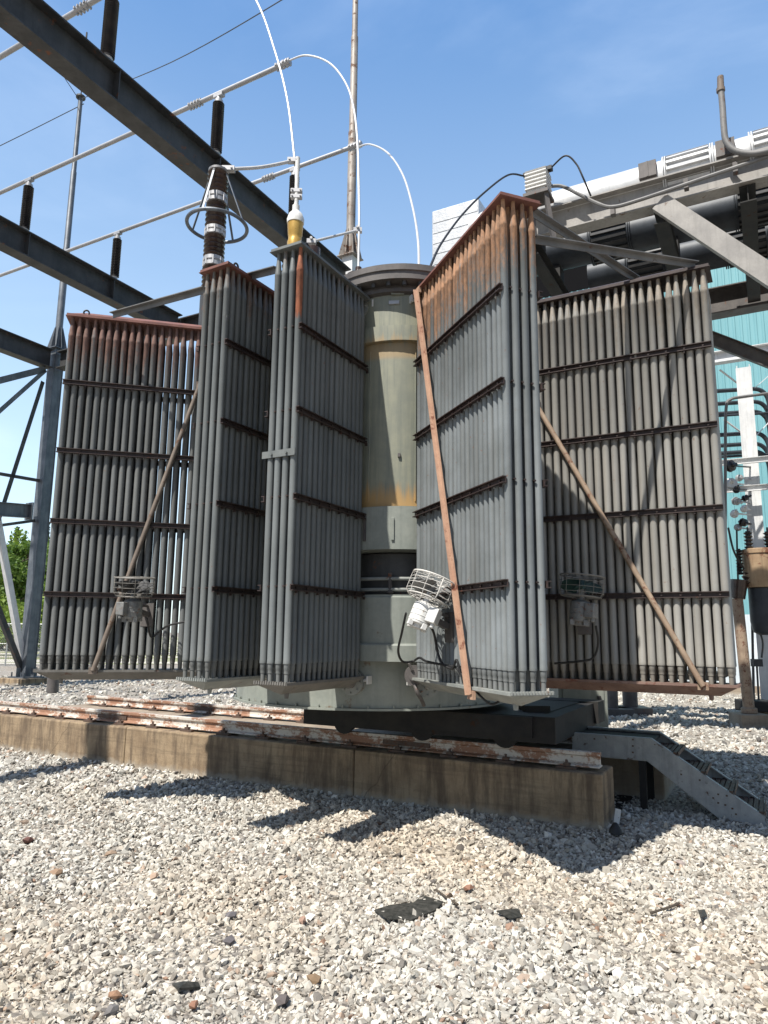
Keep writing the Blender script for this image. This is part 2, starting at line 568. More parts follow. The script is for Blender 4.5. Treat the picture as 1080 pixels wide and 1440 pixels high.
    def build(self, name, mat, parent=None, loc=None, local=False, bevel=0.0, sharp=35):
        me = bpy.data.meshes.new(name)
        if parent is not None:
            Mx = ORG[parent]
            inv = Matrix.Identity(4) if local else Mx.inverted()
        else:
            if loc is None:
                xs = [q.x for q in self.v]; ys = [q.y for q in self.v]; zs = [q.z for q in self.v]
                loc = Vector(((min(xs) + max(xs)) / 2, (min(ys) + max(ys)) / 2, min(zs)))
            Mx = Matrix.Translation(Vector(loc))
            inv = Mx.inverted()
        me.from_pydata([inv @ q for q in self.v], [], self.f)
        me.polygons.foreach_set('use_smooth', self.s)
        me.update()
        if any(self.s):
            try:
                me.set_sharp_from_angle(angle=math.radians(sharp))
            except Exception:
                pass
        if mat is not None:
            me.materials.append(M[mat] if isinstance(mat, str) else mat)
        o = bpy.data.objects.new(name, me)
        COL.objects.link(o)
        if parent is not None:
            o.parent = parent
        else:
            o.location = loc
        ORG[o] = Mx
        if bevel:
            bv = o.modifiers.new('edge', 'BEVEL')
            bv.width = bevel
            bv.segments = 2
            bv.limit_method = 'ANGLE'
            bv.angle_limit = math.radians(40)
        return o


def tag(o, label, cat, group=None, kind='thing'):
    o['label'] = label
    o['category'] = cat
    o['kind'] = kind
    if group:
        o['group'] = group
    return o


def thing(name, label, cat, loc=(0, 0, 0), rot=None, group=None):
    o = bpy.data.objects.new(name, None)
    o.empty_display_size = 0.2
    COL.objects.link(o)
    Mx = Matrix.Translation(Vector(loc))
    if rot is not None:
        Mx = Mx @ rot.to_matrix().to_4x4()
        o.rotation_euler = rot.to_euler()
    o.location = loc
    ORG[o] = Mx
    return tag(o, label, cat, group)


def copy_tree(root, loc, label=None, parent=None):
    c = root.copy()
    COL.objects.link(c)
    if parent is None:
        c.location = loc
        if label:
            c['label'] = label
    else:
        c.parent = parent
    for ch in list(root.children):
        copy_tree(ch, None, None, c)
    return c


def catmull(pts, k=8):
    pts = [Vector(p) for p in pts]
    q = [pts[0] * 2 - pts[1]] + pts + [pts[-1] * 2 - pts[-2]]
    out = []
    for i in range(1, len(q) - 2):
        for j in range(k):
            s = j / k
            a, b, c, d = q[i - 1], q[i], q[i + 1], q[i + 2]
            out.append(0.5 * ((2 * b) + (c - a) * s + (2 * a - 5 * b + 4 * c - d) * s * s + (3 * b - a - 3 * c + d) * s ** 3))
    out.append(pts[-1])
    return out


# ---------------------------------------------------------------- ground, gravel, far field
g = MB()
n = 24
g.add([(x, y, 0) for y in (-400, 2000) for x in (-1500, 1500)], [(0, 1, 3, 2)])
tag(g.build('ground', 'gravel_floor', loc=(0, 0, 0)), 'flat yard floor of pale crushed stone reaching to the horizon', 'ground', kind='structure')
g = MB()
g.add([(-160, 36, 0.02), (-14, 34.5, 0.02), (0, 44, 0.02), (60, 70, 0.02), (60, 260, 0.02), (-160, 260, 0.02)], [(0, 1, 2, 3, 4, 5)])
tag(g.build('field', 'field', loc=(-60, 36, 0.02)), 'strip of dry grass and dirt road beyond the wire fence', 'field', kind='structure')


def ico():
    f = (1 + 5 ** .5) / 2
    v = np.array([(-1, f, 0), (1, f, 0), (-1, -f, 0), (1, -f, 0), (0, -1, f), (0, 1, f), (0, -1, -f), (0, 1, -f), (f, 0, -1), (f, 0, 1), (-f, 0, -1), (-f, 0, 1)], float)
    v /= np.linalg.norm(v[0])
    t = np.array([(0, 11, 5), (0, 5, 1), (0, 1, 7), (0, 7, 10), (0, 10, 11), (1, 5, 9), (5, 11, 4), (11, 10, 2), (10, 7, 6), (7, 1, 8), (3, 9, 4), (3, 4, 2), (3, 2, 6), (3, 6, 8), (3, 8, 9), (4, 9, 5), (2, 4, 11), (6, 2, 10), (8, 6, 7), (9, 8, 1)])
    return v, t


PAL = np.array([(0.70, 0.68, 0.63), (0.60, 0.58, 0.53), (0.80, 0.78, 0.73), (0.50, 0.475, 0.43), (0.62, 0.57, 0.50), (0.40, 0.37, 0.33),
                (0.29, 0.27, 0.25), (0.46, 0.36, 0.29), (0.36, 0.24, 0.18), (0.19, 0.18, 0.175)])
PW = np.array([0.23, 0.21, 0.15, 0.15, 0.10, 0.08, 0.04, 0.02, 0.004, 0.02])


def stones(xy, size, z, tint=True):
    k = len(xy)
    bv, bt = ico()
    V0 = bv[None] * (1 + np.clip(rng.normal(0, 0.30, (k, 12, 1)), -0.6, 0.6))
    sc = np.stack([rng.uniform(0.85, 1.35, k), rng.uniform(0.65, 1.0, k), rng.uniform(0.35, 0.7, k)], 1) * size[:, None]
    V0 = V0 * sc[:, None]
    q = rng.normal(size=(k, 4))
    q[:, 1:3] *= 0.45
    q /= np.linalg.norm(q, axis=1)[:, None]
    w, x, y, zz = q.T
    R = np.stack([1 - 2 * (y * y + zz * zz), 2 * (x * y - zz * w), 2 * (x * zz + y * w), 2 * (x * y + zz * w), 1 - 2 * (x * x + zz * zz), 2 * (y * zz - x * w),
                  2 * (x * zz - y * w), 2 * (y * zz + x * w), 1 - 2 * (x * x + y * y)], 1).reshape(k, 3, 3)
    V0 = np.einsum('kij,kvj->kvi', R, V0)
    V0[:, :, 0] += xy[:, 0, None]
    V0[:, :, 1] += xy[:, 1, None]
    V0[:, :, 2] += z[:, None]
    F = bt[None] + (np.arange(k) * 12)[:, None, None]
    ci = rng.choice(len(PAL), k, p=PW / PW.sum())
    col = PAL[ci] * rng.uniform(0.52, 0.86, (k, 1)) * np.array([1.0, 0.985, 0.95])
    if tint:
        # warmer patches of stone in the middle of the yard
        a = np.sin(xy[:, 0] * 1.3 + 1.0) * np.cos(xy[:, 1] * 1.1 - 0.4) + 0.5 * np.sin(xy[:, 0] * 3.1 + xy[:, 1] * 2.3)
        a = np.clip(a * 0.5 + 0.45 - np.abs(xy[:, 1] - 4.6) * 0.12, 0, 1)[:, None] * 0.55
        col = col * (1 - a) + col * np.array([1.0, 0.86, 0.70]) * a
    return V0.reshape(-1, 3), F.reshape(-1, 3), np.repeat(np.clip(col, 0, 0.9), 12, 0)


def uvco(xy):
    d = xy - np.array([W0.x, W0.y])
    return d @ np.array([U.x, U.y]), d @ np.array([V.x, V.y])


def scatter(y0, y1, dens, mean, sd, half0=0.9, slope=0.6):
    area = (y1 - y0) * 2 * (half0 + slope * (y0 + y1) / 2)
    k = int(dens * area * 1.15)
    y = rng.uniform(y0, y1, k)
    hw = half0 + slope * y1
    x = rng.uniform(-hw, hw, k)
    ok = np.abs(x) < half0 + slope * y
    xy = np.stack([x, y], 1)[ok]
    uu, vv = uvco(xy)
    inside = ((uu > 0.02) & (uu < 0.48) & (vv > 0.02)) | ((uu > 1.47) & (uu < 2.55) & (vv > -0.4) & (vv < 8.9)) | ((uu > 0.4) & (uu < 2.6) & (vv > 0.3) & (vv < 4.5))
    xy = xy[~inside]
    k = len(xy)
    size = np.clip(rng.lognormal(math.log(mean), sd, k), mean * 0.45, mean * 2.3)
    z = size * rng.uniform(-0.1, 0.5, k) + 0.006 * np.sin(xy[:, 0] * 5) * np.cos(xy[:, 1] * 4)
    return xy, size, z


parts = [scatter(1.5, 3.6, 3700, 0.0118, 0.38), scatter(3.6, 5.4, 2750, 0.0133, 0.36), scatter(5.4, 7.6, 1500, 0.0162, 0.32), scatter(7.6, 11.5, 420, 0.023, 0.3), scatter(11.5, 17.0, 120, 0.030, 0.3, 0.5, 0.62), scatter(17.0, 26.0, 30, 0.038, 0.3, 0.5, 0.62)]
XY = np.concatenate([a[0] for a in parts]); SZ = np.concatenate([a[1] for a in parts]); ZZ = np.concatenate([a[2] for a in parts])
VV, FF, CC = stones(XY, SZ, ZZ)
me = bpy.data.meshes.new('gravel')
me.vertices.add(len(VV)); me.loops.add(len(FF) * 3); me.polygons.add(len(FF))
me.vertices.foreach_set('co', VV.astype(np.float32).ravel())
me.loops.foreach_set('vertex_index', FF.astype(np.int32).ravel())
me.polygons.foreach_set('loop_start', np.arange(0, len(FF) * 3, 3, dtype=np.int32))
me.polygons.foreach_set('loop_total', np.full(len(FF), 3, dtype=np.int32))
me.polygons.foreach_set('use_smooth', np.zeros(len(FF), dtype=bool))
me.update(calc_edges=True)
at_ = me.attributes.new('stone', 'FLOAT_COLOR', 'POINT')
at_.data.foreach_set('color', np.concatenate([CC, np.ones((len(CC), 1))], 1).astype(np.float32).ravel())
me.materials.append(M['stone'])
go = bpy.data.objects.new('gravel', me)
COL.objects.link(go)
tag(go, 'loose pale crushed limestone gravel covering the whole yard', 'gravel', kind='stuff')

# loose bigger stones and scraps lying on the gravel
bv, bt = ico()


def big_stone(px, py, size, col, label, flat=0.6):
    P = at(px, py, 1)
    d = P - Vector((0, 0, HC))
    P = Vector((0, 0, HC)) + d * (-(HC - 0.03) / d.z)
    rs = np.random.default_rng(int(px * 7 + py))
    vs = bv * (1 + rs.normal(0, 0.2, (12, 1))) * np.array([1.2, 0.85, flat]) * size * 1.12
    a = rs.uniform(0, 6.28)
    vs = vs @ np.array([[math.cos(a), -math.sin(a), 0], [math.sin(a), math.cos(a), 0], [0, 0, 1]])
    m = MB()
    m.add([P + Vector(x) for x in vs], [tuple(x) for x in bt], False)
    o = m.build('stone', simple('stone ' + label[:12], col, 0.85, 0, 0.25, 60), loc=P, sharp=180)
    tag(o, label, 'stone', 'odd coloured stones lying on the gravel')


for a in ((40, 1181, 0.040, (0.17, 0.085, 0.07), 'dark red stone on the gravel near the left end of the plinth'),
          (157, 1199, 0.037, (0.28, 0.20, 0.14), 'brown flat stone in the left of the gravel, right of the dark red one'),
          (80, 1227, 0.035, (0.30, 0.20, 0.13), 'brown stone with an orange side at the left of the gravel'),
          (163, 1398, 0.026, (0.26, 0.15, 0.09), 'orange brown stone low on the left of the gravel'),
          (272, 1413, 0.024, (0.27, 0.14, 0.09), 'rounded rust orange stone near the lower edge, right of a grey one'),
          (323, 1287, 0.029, (0.13, 0.12, 0.125), 'upper of two dark grey round stones close together'),
          (323, 1322, 0.030, (0.11, 0.10, 0.105), 'lower of two dark grey round stones close together'),
          (398, 1405, 0.029, (0.10, 0.085, 0.08), 'dark grey blocky stone below the brown wedge'),
          (442, 1376, 0.030, (0.22, 0.15, 0.09), 'brown wedge shaped stone standing up in the lower gravel'),
          (157, 1420, 0.026, (0.15, 0.14, 0.135), 'grey stone at the lower left below the orange brown one'),
          (658, 1248, 0.032, (0.25, 0.13, 0.085), 'red brick coloured stone right of the black rubber scrap'),
          (957, 1213, 0.030, (0.30, 0.25, 0.23), 'grey brown pebble alone on the right of the gravel'),
          (217, 1231, 0.030, (0.36, 0.26, 0.19), 'light brown stone in the mid left of the gravel'),
          (425, 1294, 0.028, (0.30, 0.19, 0.14), 'reddish brown stone left of the black rubber scrap')):
    big_stone(*a)


def scrap(name, outline, thick, mat, label, cat, lift=0.0):
    pts = []
    for i, (px, py) in enumerate(outline):
        d = at(px, py, 1) - Vector((0, 0, HC))
        z = 0.022 + 0.014 * math.sin(i * 2.1)
        pts.append(Vector((0, 0, HC)) + d * (-(HC - z) / d.z))
    m = MB()
    k = len(pts)
    top = [p + Z * (thick + lift) for p in pts]
    bot = [p + Z * lift for p in pts]
    c1 = sum(top, Vector()) / k + Z * 0.012
    c0 = c1 - Z * thick
    m.add(top + bot + [c1, c0], [(i, (i + 1) % k, 2 * k) for i in range(k)] + [((i + 1) % k + k, i + k, 2 * k + 1) for i in range(k)] + [((i + 1) % k, i, i + k, (i + 1) % k + k) for i in range(k)])
    tag(m.build(name, mat), label, cat)


scrap('rubber_scrap', [(526, 1281), (545, 1293), (578, 1295), (612, 1281), (623, 1269), (594, 1260), (584, 1270), (548, 1274)], 0.006, 'rubber_mat', 'torn black rubber scrap lying flat in the middle of the gravel', 'rubber scrap')
scrap('rubber_scrap', [(698, 1282), (718, 1293), (735, 1290), (728, 1279), (712, 1280)], 0.006, 'rubber_mat', 'small crumpled black scrap on the gravel, right of the large torn one', 'rubber scrap')
scrap('slate_chip', [(242, 1386), (252, 1393), (281, 1391), (279, 1384), (258, 1383)], 0.01, 'rubber_mat', 'thin dark flat chip on the gravel near the lower left', 'stone chip')
scrap('rubber_scrap', [(982, 1287), (986, 1297), (995, 1294), (991, 1285)], 0.006, 'rubber_mat', 'black curled scrap at the right of the gravel below the stair', 'rubber scrap', 0.02)
cone = at(866, 1180, 6.2); cone.z = 0.0
m = MB(); m.lathe([(0.055, 0.0), (0.05, 0.03), (0.02, 0.08), (0.012, 0.085)], cone + Z * 0.015, 12)
tag(m.build('rubber_boot', 'black'), 'small black rubber cone by the end of the concrete plinth', 'rubber cone')
tg = at(868, 1148, 6.5)
m = MB(); m.obox(tg, (0.028, 0.01, -0.008), (0.0, 0.004, 0.0), (0.012, 0.0, 0.06))
m.cyl(tg - Z * 0.055, (tg.x, tg.y, 0.0), 0.006, 0.006, 6)
tag(m.build('marker_tag', 'white_paint'), 'small white tag on a thin stake by the plinth end', 'marker tag')


def stick(p, label):
    pts = []
    for i, (px, py) in enumerate(p):
        d = at(px, py, 1) - Vector((0, 0, HC))
        pts.append(Vector((0, 0, HC)) + d * (-(HC - 0.035) / d.z))
    m = MB(); m.tube(catmull(pts, 5), 0.007, 6)
    tag(m.build('twig', 'bark'), label, 'twig')


stick([(613, 1251), (628, 1262), (644, 1272)], 'dark thin twig just right of the torn rubber scrap')
stick([(915, 1284), (940, 1276), (955, 1270)], 'thin dark stick on the gravel under the stair end')

# ---------------------------------------------------------------- plinths and rails
ZP = 0.455


def plinth(u0, u1, v0, v1, z0, z1, mat, label, cut=None):
    m = MB()
    vs = [v0] + list(cut or []) + [v1]
    for a, b in zip(vs[:-1], vs[1:]):
        k = random.uniform(0, 0.006)
        c = uv((u0 + u1) / 2 + k, (a + b) / 2, (z0 + z1) / 2)
        m.obox(c, U * ((u1 - u0) / 2), V * ((b - a) / 2 - 0.004), Z * ((z1 - z0) / 2))
    o = m.build('plinth', mat, bevel=0.018)
    return tag(o, label, 'plinth')


plinth(0.0, 0.5, 0.0, 16.0, -0.15, ZP, 'concrete', 'long stained brown concrete plinth wall under the front rail', [2.45, 5.7, 9.0, 12.4])
plinth(1.45, 2.5, -0.3, 8.95, -0.15, 0.40, 'concrete_pad', 'low tan concrete plinth under the rear rail')
m = MB()
m.obox(uv(0.97, 2.2, 0.01), U * 0.46, V * 2.2, Z * 0.012)  # near black sheet stands in for the shade under the tank
tag(m.build('shade_floor', 'dark'), 'dark sheet added between the two plinths for the shade under the transformer', 'shade floor', kind='structure')

RAILP = [(-0.065, 0), (0.065, 0), (0.065, 0.012), (0.012, 0.026), (0.010, 0.085), (0.034, 0.096), (0.034, 0.128), (-0.034, 0.128), (-0.034, 0.096), (-0.010, 0.085), (-0.012, 0.026), (-0.065, 0.012)]


def rail(u, v0, v1, zb, label):
    t = thing('rail', label, 'rail', uv(u, (v0 + v1) / 2, zb - 0.02), group='transformer transfer rails')
    m = MB()
    m.prism(RAILP, uv(u, v0, zb), uv(u, v1, zb))
    m.build('rail_bar', 'rail', t, bevel=0.004)
    v = v0 + 0.28
    while v < v1:
        m = MB()
        m.obox(uv(u, v, zb - 0.0115), U * 0.11, V * 0.09, Z * 0.011)
        for s in (-1, 1):
            m.obox(uv(u + s * 0.075, v, zb + 0.014), U * 0.022, V * 0.03, Z * 0.012)
            m.cyl(uv(u + s * 0.082, v, zb + 0.02), uv(u + s * 0.082, v, zb + 0.055), 0.012, 0.012, 6)
        m.build('tie_plate', 'tread', t)
        v += 0.56
    for v in (v0 + 1.9, v0 + 6.1):
        for s in (-1, 1):
            m = MB()
            m.obox(uv(u + s * 0.02, v, zb + 0.055), U * 0.009, V * 0.26, Z * 0.022)
            m.build('splice_plate', 'tread', t)


rail(0.2, 0.05, 15.5, ZP + 0.024, 'front flaking white and rust rail on the long concrete plinth wall')
rail(1.98, 0.2, 8.8, 0.424, 'rear rusty white rail on the low tan plinth')

# ---------------------------------------------------------------- radiators
ZB, ZT = 1.259, 4.709
HR = ZT - ZB


def tube_mesh(name, mat):
    m = MB()
    H = HR
    prof = [(0.0165, -0.02), (0.0165, 0.055), (0.0205, 0.058), (0.0205, 0.085), (0.0225, 0.088), (0.0225, 0.125), (0.0285, 0.128), (0.0285, 0.150), (0.0275, 0.153),
            (0.0272, 0.9), (0.0272, 1.8), (0.0272, H - 0.21), (0.0284, H - 0.208), (0.0284, H - 0.190), (0.0245, H - 0.155), (0.0185, H - 0.090), (0.0155, H - 0.060), (0.0145, H + 0.015)]
    m.lathe(prof, (0, 0, 0), 14)
    o = m.build(name, mat, loc=(0, 0, 0), sharp=50)
    me = o.data
    bpy.data.objects.remove(o)
    return me


def hip(m, x0, x1, y0, y1, z, up, thick, rise, inset):
    """shallow hipped pan: a flat plate edge and a ridge along the middle"""
    s = 1 if up else -1
    m.box(x0, x1, y0, y1, z, z + s * thick)
    ym = (y0 + y1) / 2
    zz = z + s * (thick + 0.0015)
    e = 0.012
    a = [(x0 + e, y0 + e, zz), (x1 - e, y0 + e, zz), (x1 - e, y1 - e, zz), (x0 + e, y1 - e, zz), (x0 + inset, ym, zz + s * rise), (x1 - e, ym, zz + s * rise)]
    fs = [(0, 1, 5, 4), (1, 2, 5), (2, 3, 4, 5), (3, 0, 4), (3, 2, 1, 0)]
    if not up:
        fs = [f[::-1] for f in fs]
    m.add(a, fs)


def radiator(label, o, axis, nx, side, px, py, tmat, pan, head, brace=None, extra=None, out=0.22):
    a = Vector((axis[0], axis[1], 0)).normalized()
    rot = Matrix.Rotation(math.atan2(a.y, a.x), 3, 'Z').to_quaternion()
    R = thing('radiator', label, 'radiator', (o[0], o[1], ZB), rot, group='tube radiators round the transformer')
    L = (nx - 1) * px
    D = 3 * py
    me = tube_mesh('tube', tmat)
    if tmat == 'tube_r2':
        for q in me.vertices:
            q.co.x *= 1.09
            q.co.y *= 1.09
    spec = {}
    for k in range(nx):
        for j in range(4):
            ob = bpy.data.objects.new('tube', me)
            ob.location = (k * px + random.gauss(0, 0.0012), side * j * py + random.gauss(0, 0.0012), 0)
            ob.rotation_euler = (random.gauss(0, 0.0009), random.gauss(0, 0.0009), random.uniform(0, 6.28))
            ob.parent = R
            COL.objects.link(ob)
            spec[(k, j)] = ob
    ys = sorted((-side * 0.045, side * (D + 0.045)))
    m = MB()
    hip(m, -0.05, L + 0.06, ys[0], ys[1], HR + 0.005, True, 0.022, 0.085, 0.16)
    m.box(-0.058, L + 0.068, ys[0] - 0.008, ys[1] + 0.008, HR - 0.002, HR + 0.0035)
    h = m.build('top_header', head, R, local=True)
    m = MB()
    for x in (0.12, L - 0.06):
        m = MB()
        m.ring((x, side * 0.02, HR + 0.075), 0.026, 0.009, (0, 1, 0), 14, 6)
        m.build('lifting_eye', 'black', h, local=True)
    m = MB()
    hip(m, -0.05, L + 0.06, ys[0], ys[1], -0.005, False, 0.02, 0.075, 0.14)
    for k in range(14):
        yb_ = ys[0] + (ys[1] - ys[0]) * (k + 0.5) / 14
        m.obox((-0.048, yb_, -0.010), (0.009, 0, 0), (0, 0.006, 0), (0, 0, 0.011))
    p = m.build('bottom_header', pan, R, local=True)
    m = MB()
    m.cyl((0.16, side * D / 2, -0.095), (0.16, side * D / 2, -0.135), 0.02, 0.016, 10)
    m.build('drain_plug', pan, p, local=True)
    # pipes and flanges to the tank
    for z, nm, mt in ((HR - 0.035, 'top_pipe', head), (-0.06, 'bottom_pipe', pan)):
        m = MB()
        yc = side * D / 2
        m.cyl((L + 0.04, yc, z), (L + out, yc, z), 0.055, 0.055, 18)
        f = m.build(nm, mt, R, local=True)
        m = MB()
        for x in (L + 0.085, L + 0.125):
            m.cyl((x, yc, z), (x + 0.026, yc, z), 0.115, 0.115, 24)
        for q in range(8):
            an = q * PI / 4
            m.cyl((L + 0.065, yc + math.cos(an) * 0.092, z + math.sin(an) * 0.092), (L + 0.172, yc + math.cos(an) * 0.092, z + math.sin(an) * 0.092), 0.011, 0.011, 6)
        m.build('flange', 'pan_grey', f, local=True)
        m = MB()
        m.cyl((L + 0.13, yc - side * 0.02, z), (L + 0.13, yc - side * 0.15, z + 0.02), 0.014, 0.014, 8)
        m.obox((L + 0.13, yc - side * 0.16, z + 0.02), (0.035, 0, 0), (0, 0.008, 0), (0, 0, 0.035))
        m.build('valve_handle', 'cast_white', f, local=True)
    # four horizontal angle bands on each face
    for fy, sg in ((0.0, -side), (side * D, side)):
        for q in (0.2, 0.4, 0.6, 0.8):
            z = HR * q
            m = MB()
            y0 = fy + sg * 0.0300
            m.box(-0.03, L + 0.03, y0, y0 + sg * 0.007, z - 0.024, z + 0.024)
            m.box(-0.03, L + 0.03, y0 + sg * 0.0072, y0 + sg * 0.030, z + 0.017, z + 0.0238)
            m.box(-0.03, L + 0.03, y0 + sg * 0.0072, y0 + sg * 0.030, z - 0.0238, z - 0.017)
            if sg == -side:
                for k in range(0, nx, 2):
                    m.obox((k * px + px / 2, y0 + sg * 0.012, z - 0.032), (0.006, 0, 0), (0, 0.010, 0), (0, 0, 0.010))
                    m.cyl((k * px + px / 2, y0 + sg * 0.004, z), (k * px + px / 2, y0 + sg * 0.020, z), 0.009, 0.009, 6)
                # spacer bolts between the end tubes
                for j in range(3):
                    m.cyl((-0.026, side * (j + 0.5) * py, z + 0.01), (0.015, side * (j + 0.5) * py, z + 0.01), 0.008, 0.008, 6)
            m.build('band', 'band', R, local=True)
    if brace:
        x0, z0, x1, z1, bm = brace
        yb = -side * 0.062
        m = MB()
        if bm == 'brace':
            m.angle((x0, yb, z0), (x1, yb, z1), 0.036, 0.006, (0, 1, 0) if side < 0 else (0, -1, 0), 1, 1)
        else:
            m.cyl((x0, yb, z0), (x1, yb, z1), 0.023, 0.023, 14)
        bb = m.build('brace', bm, R, local=True)
        for x, z in ((x0, z0), (x1, z1)):
            m = MB()
            m.box(x - 0.04, x + 0.04, yb - 0.004, -side * 0.034, z - 0.03, z + 0.03)
            m.build('gusset', bm, bb, local=True)
    if extra:
        extra(R, spec, L, D, side, py)
    return R


GB1, GB2 = (0.112, 0.124, 0.126), (0.17, 0.183, 0.184)
M['tube_r1'] = tube_paint('tube paint rust topped', GB1, (0.19, 0.21, 0.22), (0.17, 0.165, 0.145), 0.35, (0.42, 0.225, 0.125), 3.75, 4.75, 0.95)
M['tube_l1'] = tube_paint('tube paint plain', GB1, GB2, (0.165, 0.17, 0.16), 0.35, (0.22, 0.14, 0.10), 4.45, 4.95, 0.5)
M['tube_lb'] = tube_paint('tube paint brown topped', GB1, GB2, (0.17, 0.165, 0.145), 0.4, (0.21, 0.145, 0.105), 4.05, 4.85, 0.85)
M['tube_l2'] = tube_paint('tube paint red topped', (0.105, 0.112, 0.115), (0.16, 0.168, 0.168), (0.165, 0.155, 0.13), 0.35, (0.24, 0.13, 0.10), 3.85, 4.75, 0.9)
M['tube_r2'] = tube_paint('tube paint tan', (0.215, 0.212, 0.20), (0.29, 0.285, 0.265), (0.29, 0.255, 0.205), 0.4, (0.33, 0.26, 0.19), 3.9, 4.9, 0.6, 0.8)
M['tube_orange'] = tube_paint('tube with orange top', GB1, GB2, (0.165, 0.17, 0.16), 0.35, (0.36, 0.13, 0.07), 4.05, 4.2, 1.0)


def l1_extra(R, spec, L, D, side, py):
    me2 = tube_mesh('tube', 'tube_orange')
    spec[(0, 0)].data = me2
    spec[(0, 0)]['label'] = 'tube with an orange rusted top'
    m = MB()
    m.box(-0.040, -0.031, side * -0.04, side * (D + 0.06), HR * 0.5 - 0.025, HR * 0.5 + 0.03)
    for y in (side * 0.5 * py, side * 2.5 * py):
        m.cyl((-0.055, y, HR * 0.5), (-0.02, y, HR * 0.5), 0.010, 0.010, 6)
    m.build('clamp_plate', 'header_grey', R, local=True)


S = 1.15
P_R1 = Vector((0.724 * S, 4.055 * S)); P_L1 = Vector((-0.614 * S, 4.64 * S)); P_LB = Vector((-1.188 * S, 4.93 * S))
P_L2 = Vector((-2.734 * S, 5.82 * S)); P_R2 = Vector((2.347 * S, 4.885 * S)); P_R3 = Vector((3.62, 7.62))
A_R1, A_L1, A_LB, A_L2, A_R2 = (-0.343, 0.939), (0.483, 0.876), (0.508, 0.861), (0.972, 0.234), (-0.874, 0.486)
L_R1 = 21 * 0.0721
radiator('tall tube radiator with an orange rust top and a pink brown brace', P_R1, A_R1, 22, -1, 0.0721, 0.078, 'tube_r1', 'pan_grey', 'header_rust', (0.48, -0.06, L_R1 - 0.06, HR - 0.02, 'brace'))
radiator('grey tube radiator with a clamp plate on its end, under the gold bowl', P_L1, A_L1, 15, 1, 0.0716, 0.0715, 'tube_l1', 'pan_dull', 'header_grey', None, l1_extra)
radiator('narrow tube radiator standing below the ringed arrester', P_LB, A_LB, 15, 1, 0.0716, 0.078, 'tube_lb', 'pan_grey', 'header_rust')
radiator('tube radiator with a red rusted top beside the grey gantry column', P_L2, A_L2, 20, 1, 0.0722, 0.074, 'tube_l2', 'pan_dull', 'header_rust', (0.46, -0.01, 1.27, HR * 0.825, 'brace_dull'))
radiator('wide tan tube radiator in front of the teal building', P_R2, A_R2, 23, -1, 0.0723, 0.074, 'tube_r2', 'pan_rust', 'band', (0.2, -0.02, 1.47, HR * 0.715, 'brace_tan'))
radiator('dark tube radiator mostly hidden behind the wide tan one', P_R3, A_R2, 20, -1, 0.0723, 0.074, 'tube_l1', 'pan_dull', 'header_grey')


def tie(p0, p1, label, w=0.05):
    m = MB()
    m.angle(p0, p1, w, 0.008, (0, 0, 1), 1, -1)
    tag(m.build('tie_bar', 'tie'), label, 'tie bar', 'flat tie bars between radiator tops')


def on_rad(P, A, s, y, z):
    a = Vector(A).normalized()
    nrm = Vector((-a.y, a.x))
    q = P + a * s + nrm * y
    return Vector((q.x, q.y, z))


tie(at(160, 441, 6.6), at(291, 405, 5.78), 'long grey bar from the red topped radiator up to the next one')
tie(at(346, 388, 5.98), at(392, 376, 5.46), 'short grey bar joining the narrow radiator and the one with the clamp plate')
tie(at(748, 297, 4.8), at(893, 391, 6.05), 'steep brown grey bar crossing over to the middle of the tan radiator top')
tie(at(750, 334, 4.8), at(976, 370, 5.66), 'lower brown grey bar reaching the outer end of the tan radiator top')

# ---------------------------------------------------------------- transformer tank
TC = Vector((0.19, 8.3, 0))                 # main tank
LC = Vector((0.165, 6.86, 0))               # front lobe
zz = lambda y: at(566, y, 6.2).z
T = thing('transformer_tank', 'khaki grey round transformer tank standing between the radiators', 'transformer', (TC.x, TC.y, 0.62))
m = MB()
zb0 = at(566, 1001, 6.3).z
BC = Vector((-0.12, 7.75, 0))
m.lathe([(1.35, zb0 + 0.02), (1.43, zb0 + 0.02), (1.43, zb0), (1.0, zb0)][::-1], BC, 96)
m.lathe([(1.40, zb0 + 0.022), (1.40, zz(931)), (1.1, zz(931) + 0.02)], BC, 96)
for k in range(40):
    an = 2 * PI * k / 40
    q = BC + Vector((math.cos(an), math.sin(an), 0)) * 1.414
    m.cyl(q + Z * (zb0 + 0.016), q + Z * (zb0 + 0.045), 0.010, 0.010, 6)
m.build('base', 'tank_grey', T)
m = MB()
m.lathe([(1.30, zz(931) + 0.024), (1.30, 4.35), (1.36, 4.36), (1.36, 4.5), (1.1, 4.56)], BC + Vector((0.1, 0.15, 0)), 64)
m.build('main_tank', 'tank_grey', T)
m = MB()
m.lathe([(0.60, zz(931) + 0.003), (0.70, zz(931) + 0.003), (0.70, zz(908)), (0.69, zz(906)), (0.66, zz(905)), (0.66, zz(840)), (0.645, zz(838)), (0.645, zz(836)), (0.50, zz(835.5))], LC, 64)
m.build('lower_lobe', 'tank_grey', T)
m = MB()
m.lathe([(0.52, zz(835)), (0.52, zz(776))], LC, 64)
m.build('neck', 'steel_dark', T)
m = MB()
m.lathe([(0.55, zz(774)), (0.71, zz(773)), (0.71, zz(713)), (0.66, zz(711.5))], LC, 64)
m.build('collar', 'tank_grey', T)
m = MB()
m.lathe([(0.648, zz(711)), (0.648, zz(486)), (0.648, zz(480.5)), (0.70, zz(480)), (0.70, zz(459)), (0.655, zz(457.5)), (0.655, zz(412))], LC, 64)
m.build('upper_lobe', 'tank_khaki', T)
m = MB()
m.lathe([(0.656, zz(414)), (0.70, zz(412)), (0.70, zz(407)), (0.67, zz(406)), (0.67, zz(402)), (0.80, zz(401)), (0.80, zz(391)), (0.815, zz(390)), (0.815, zz(382)), (0.3, zz(380))], LC, 72)
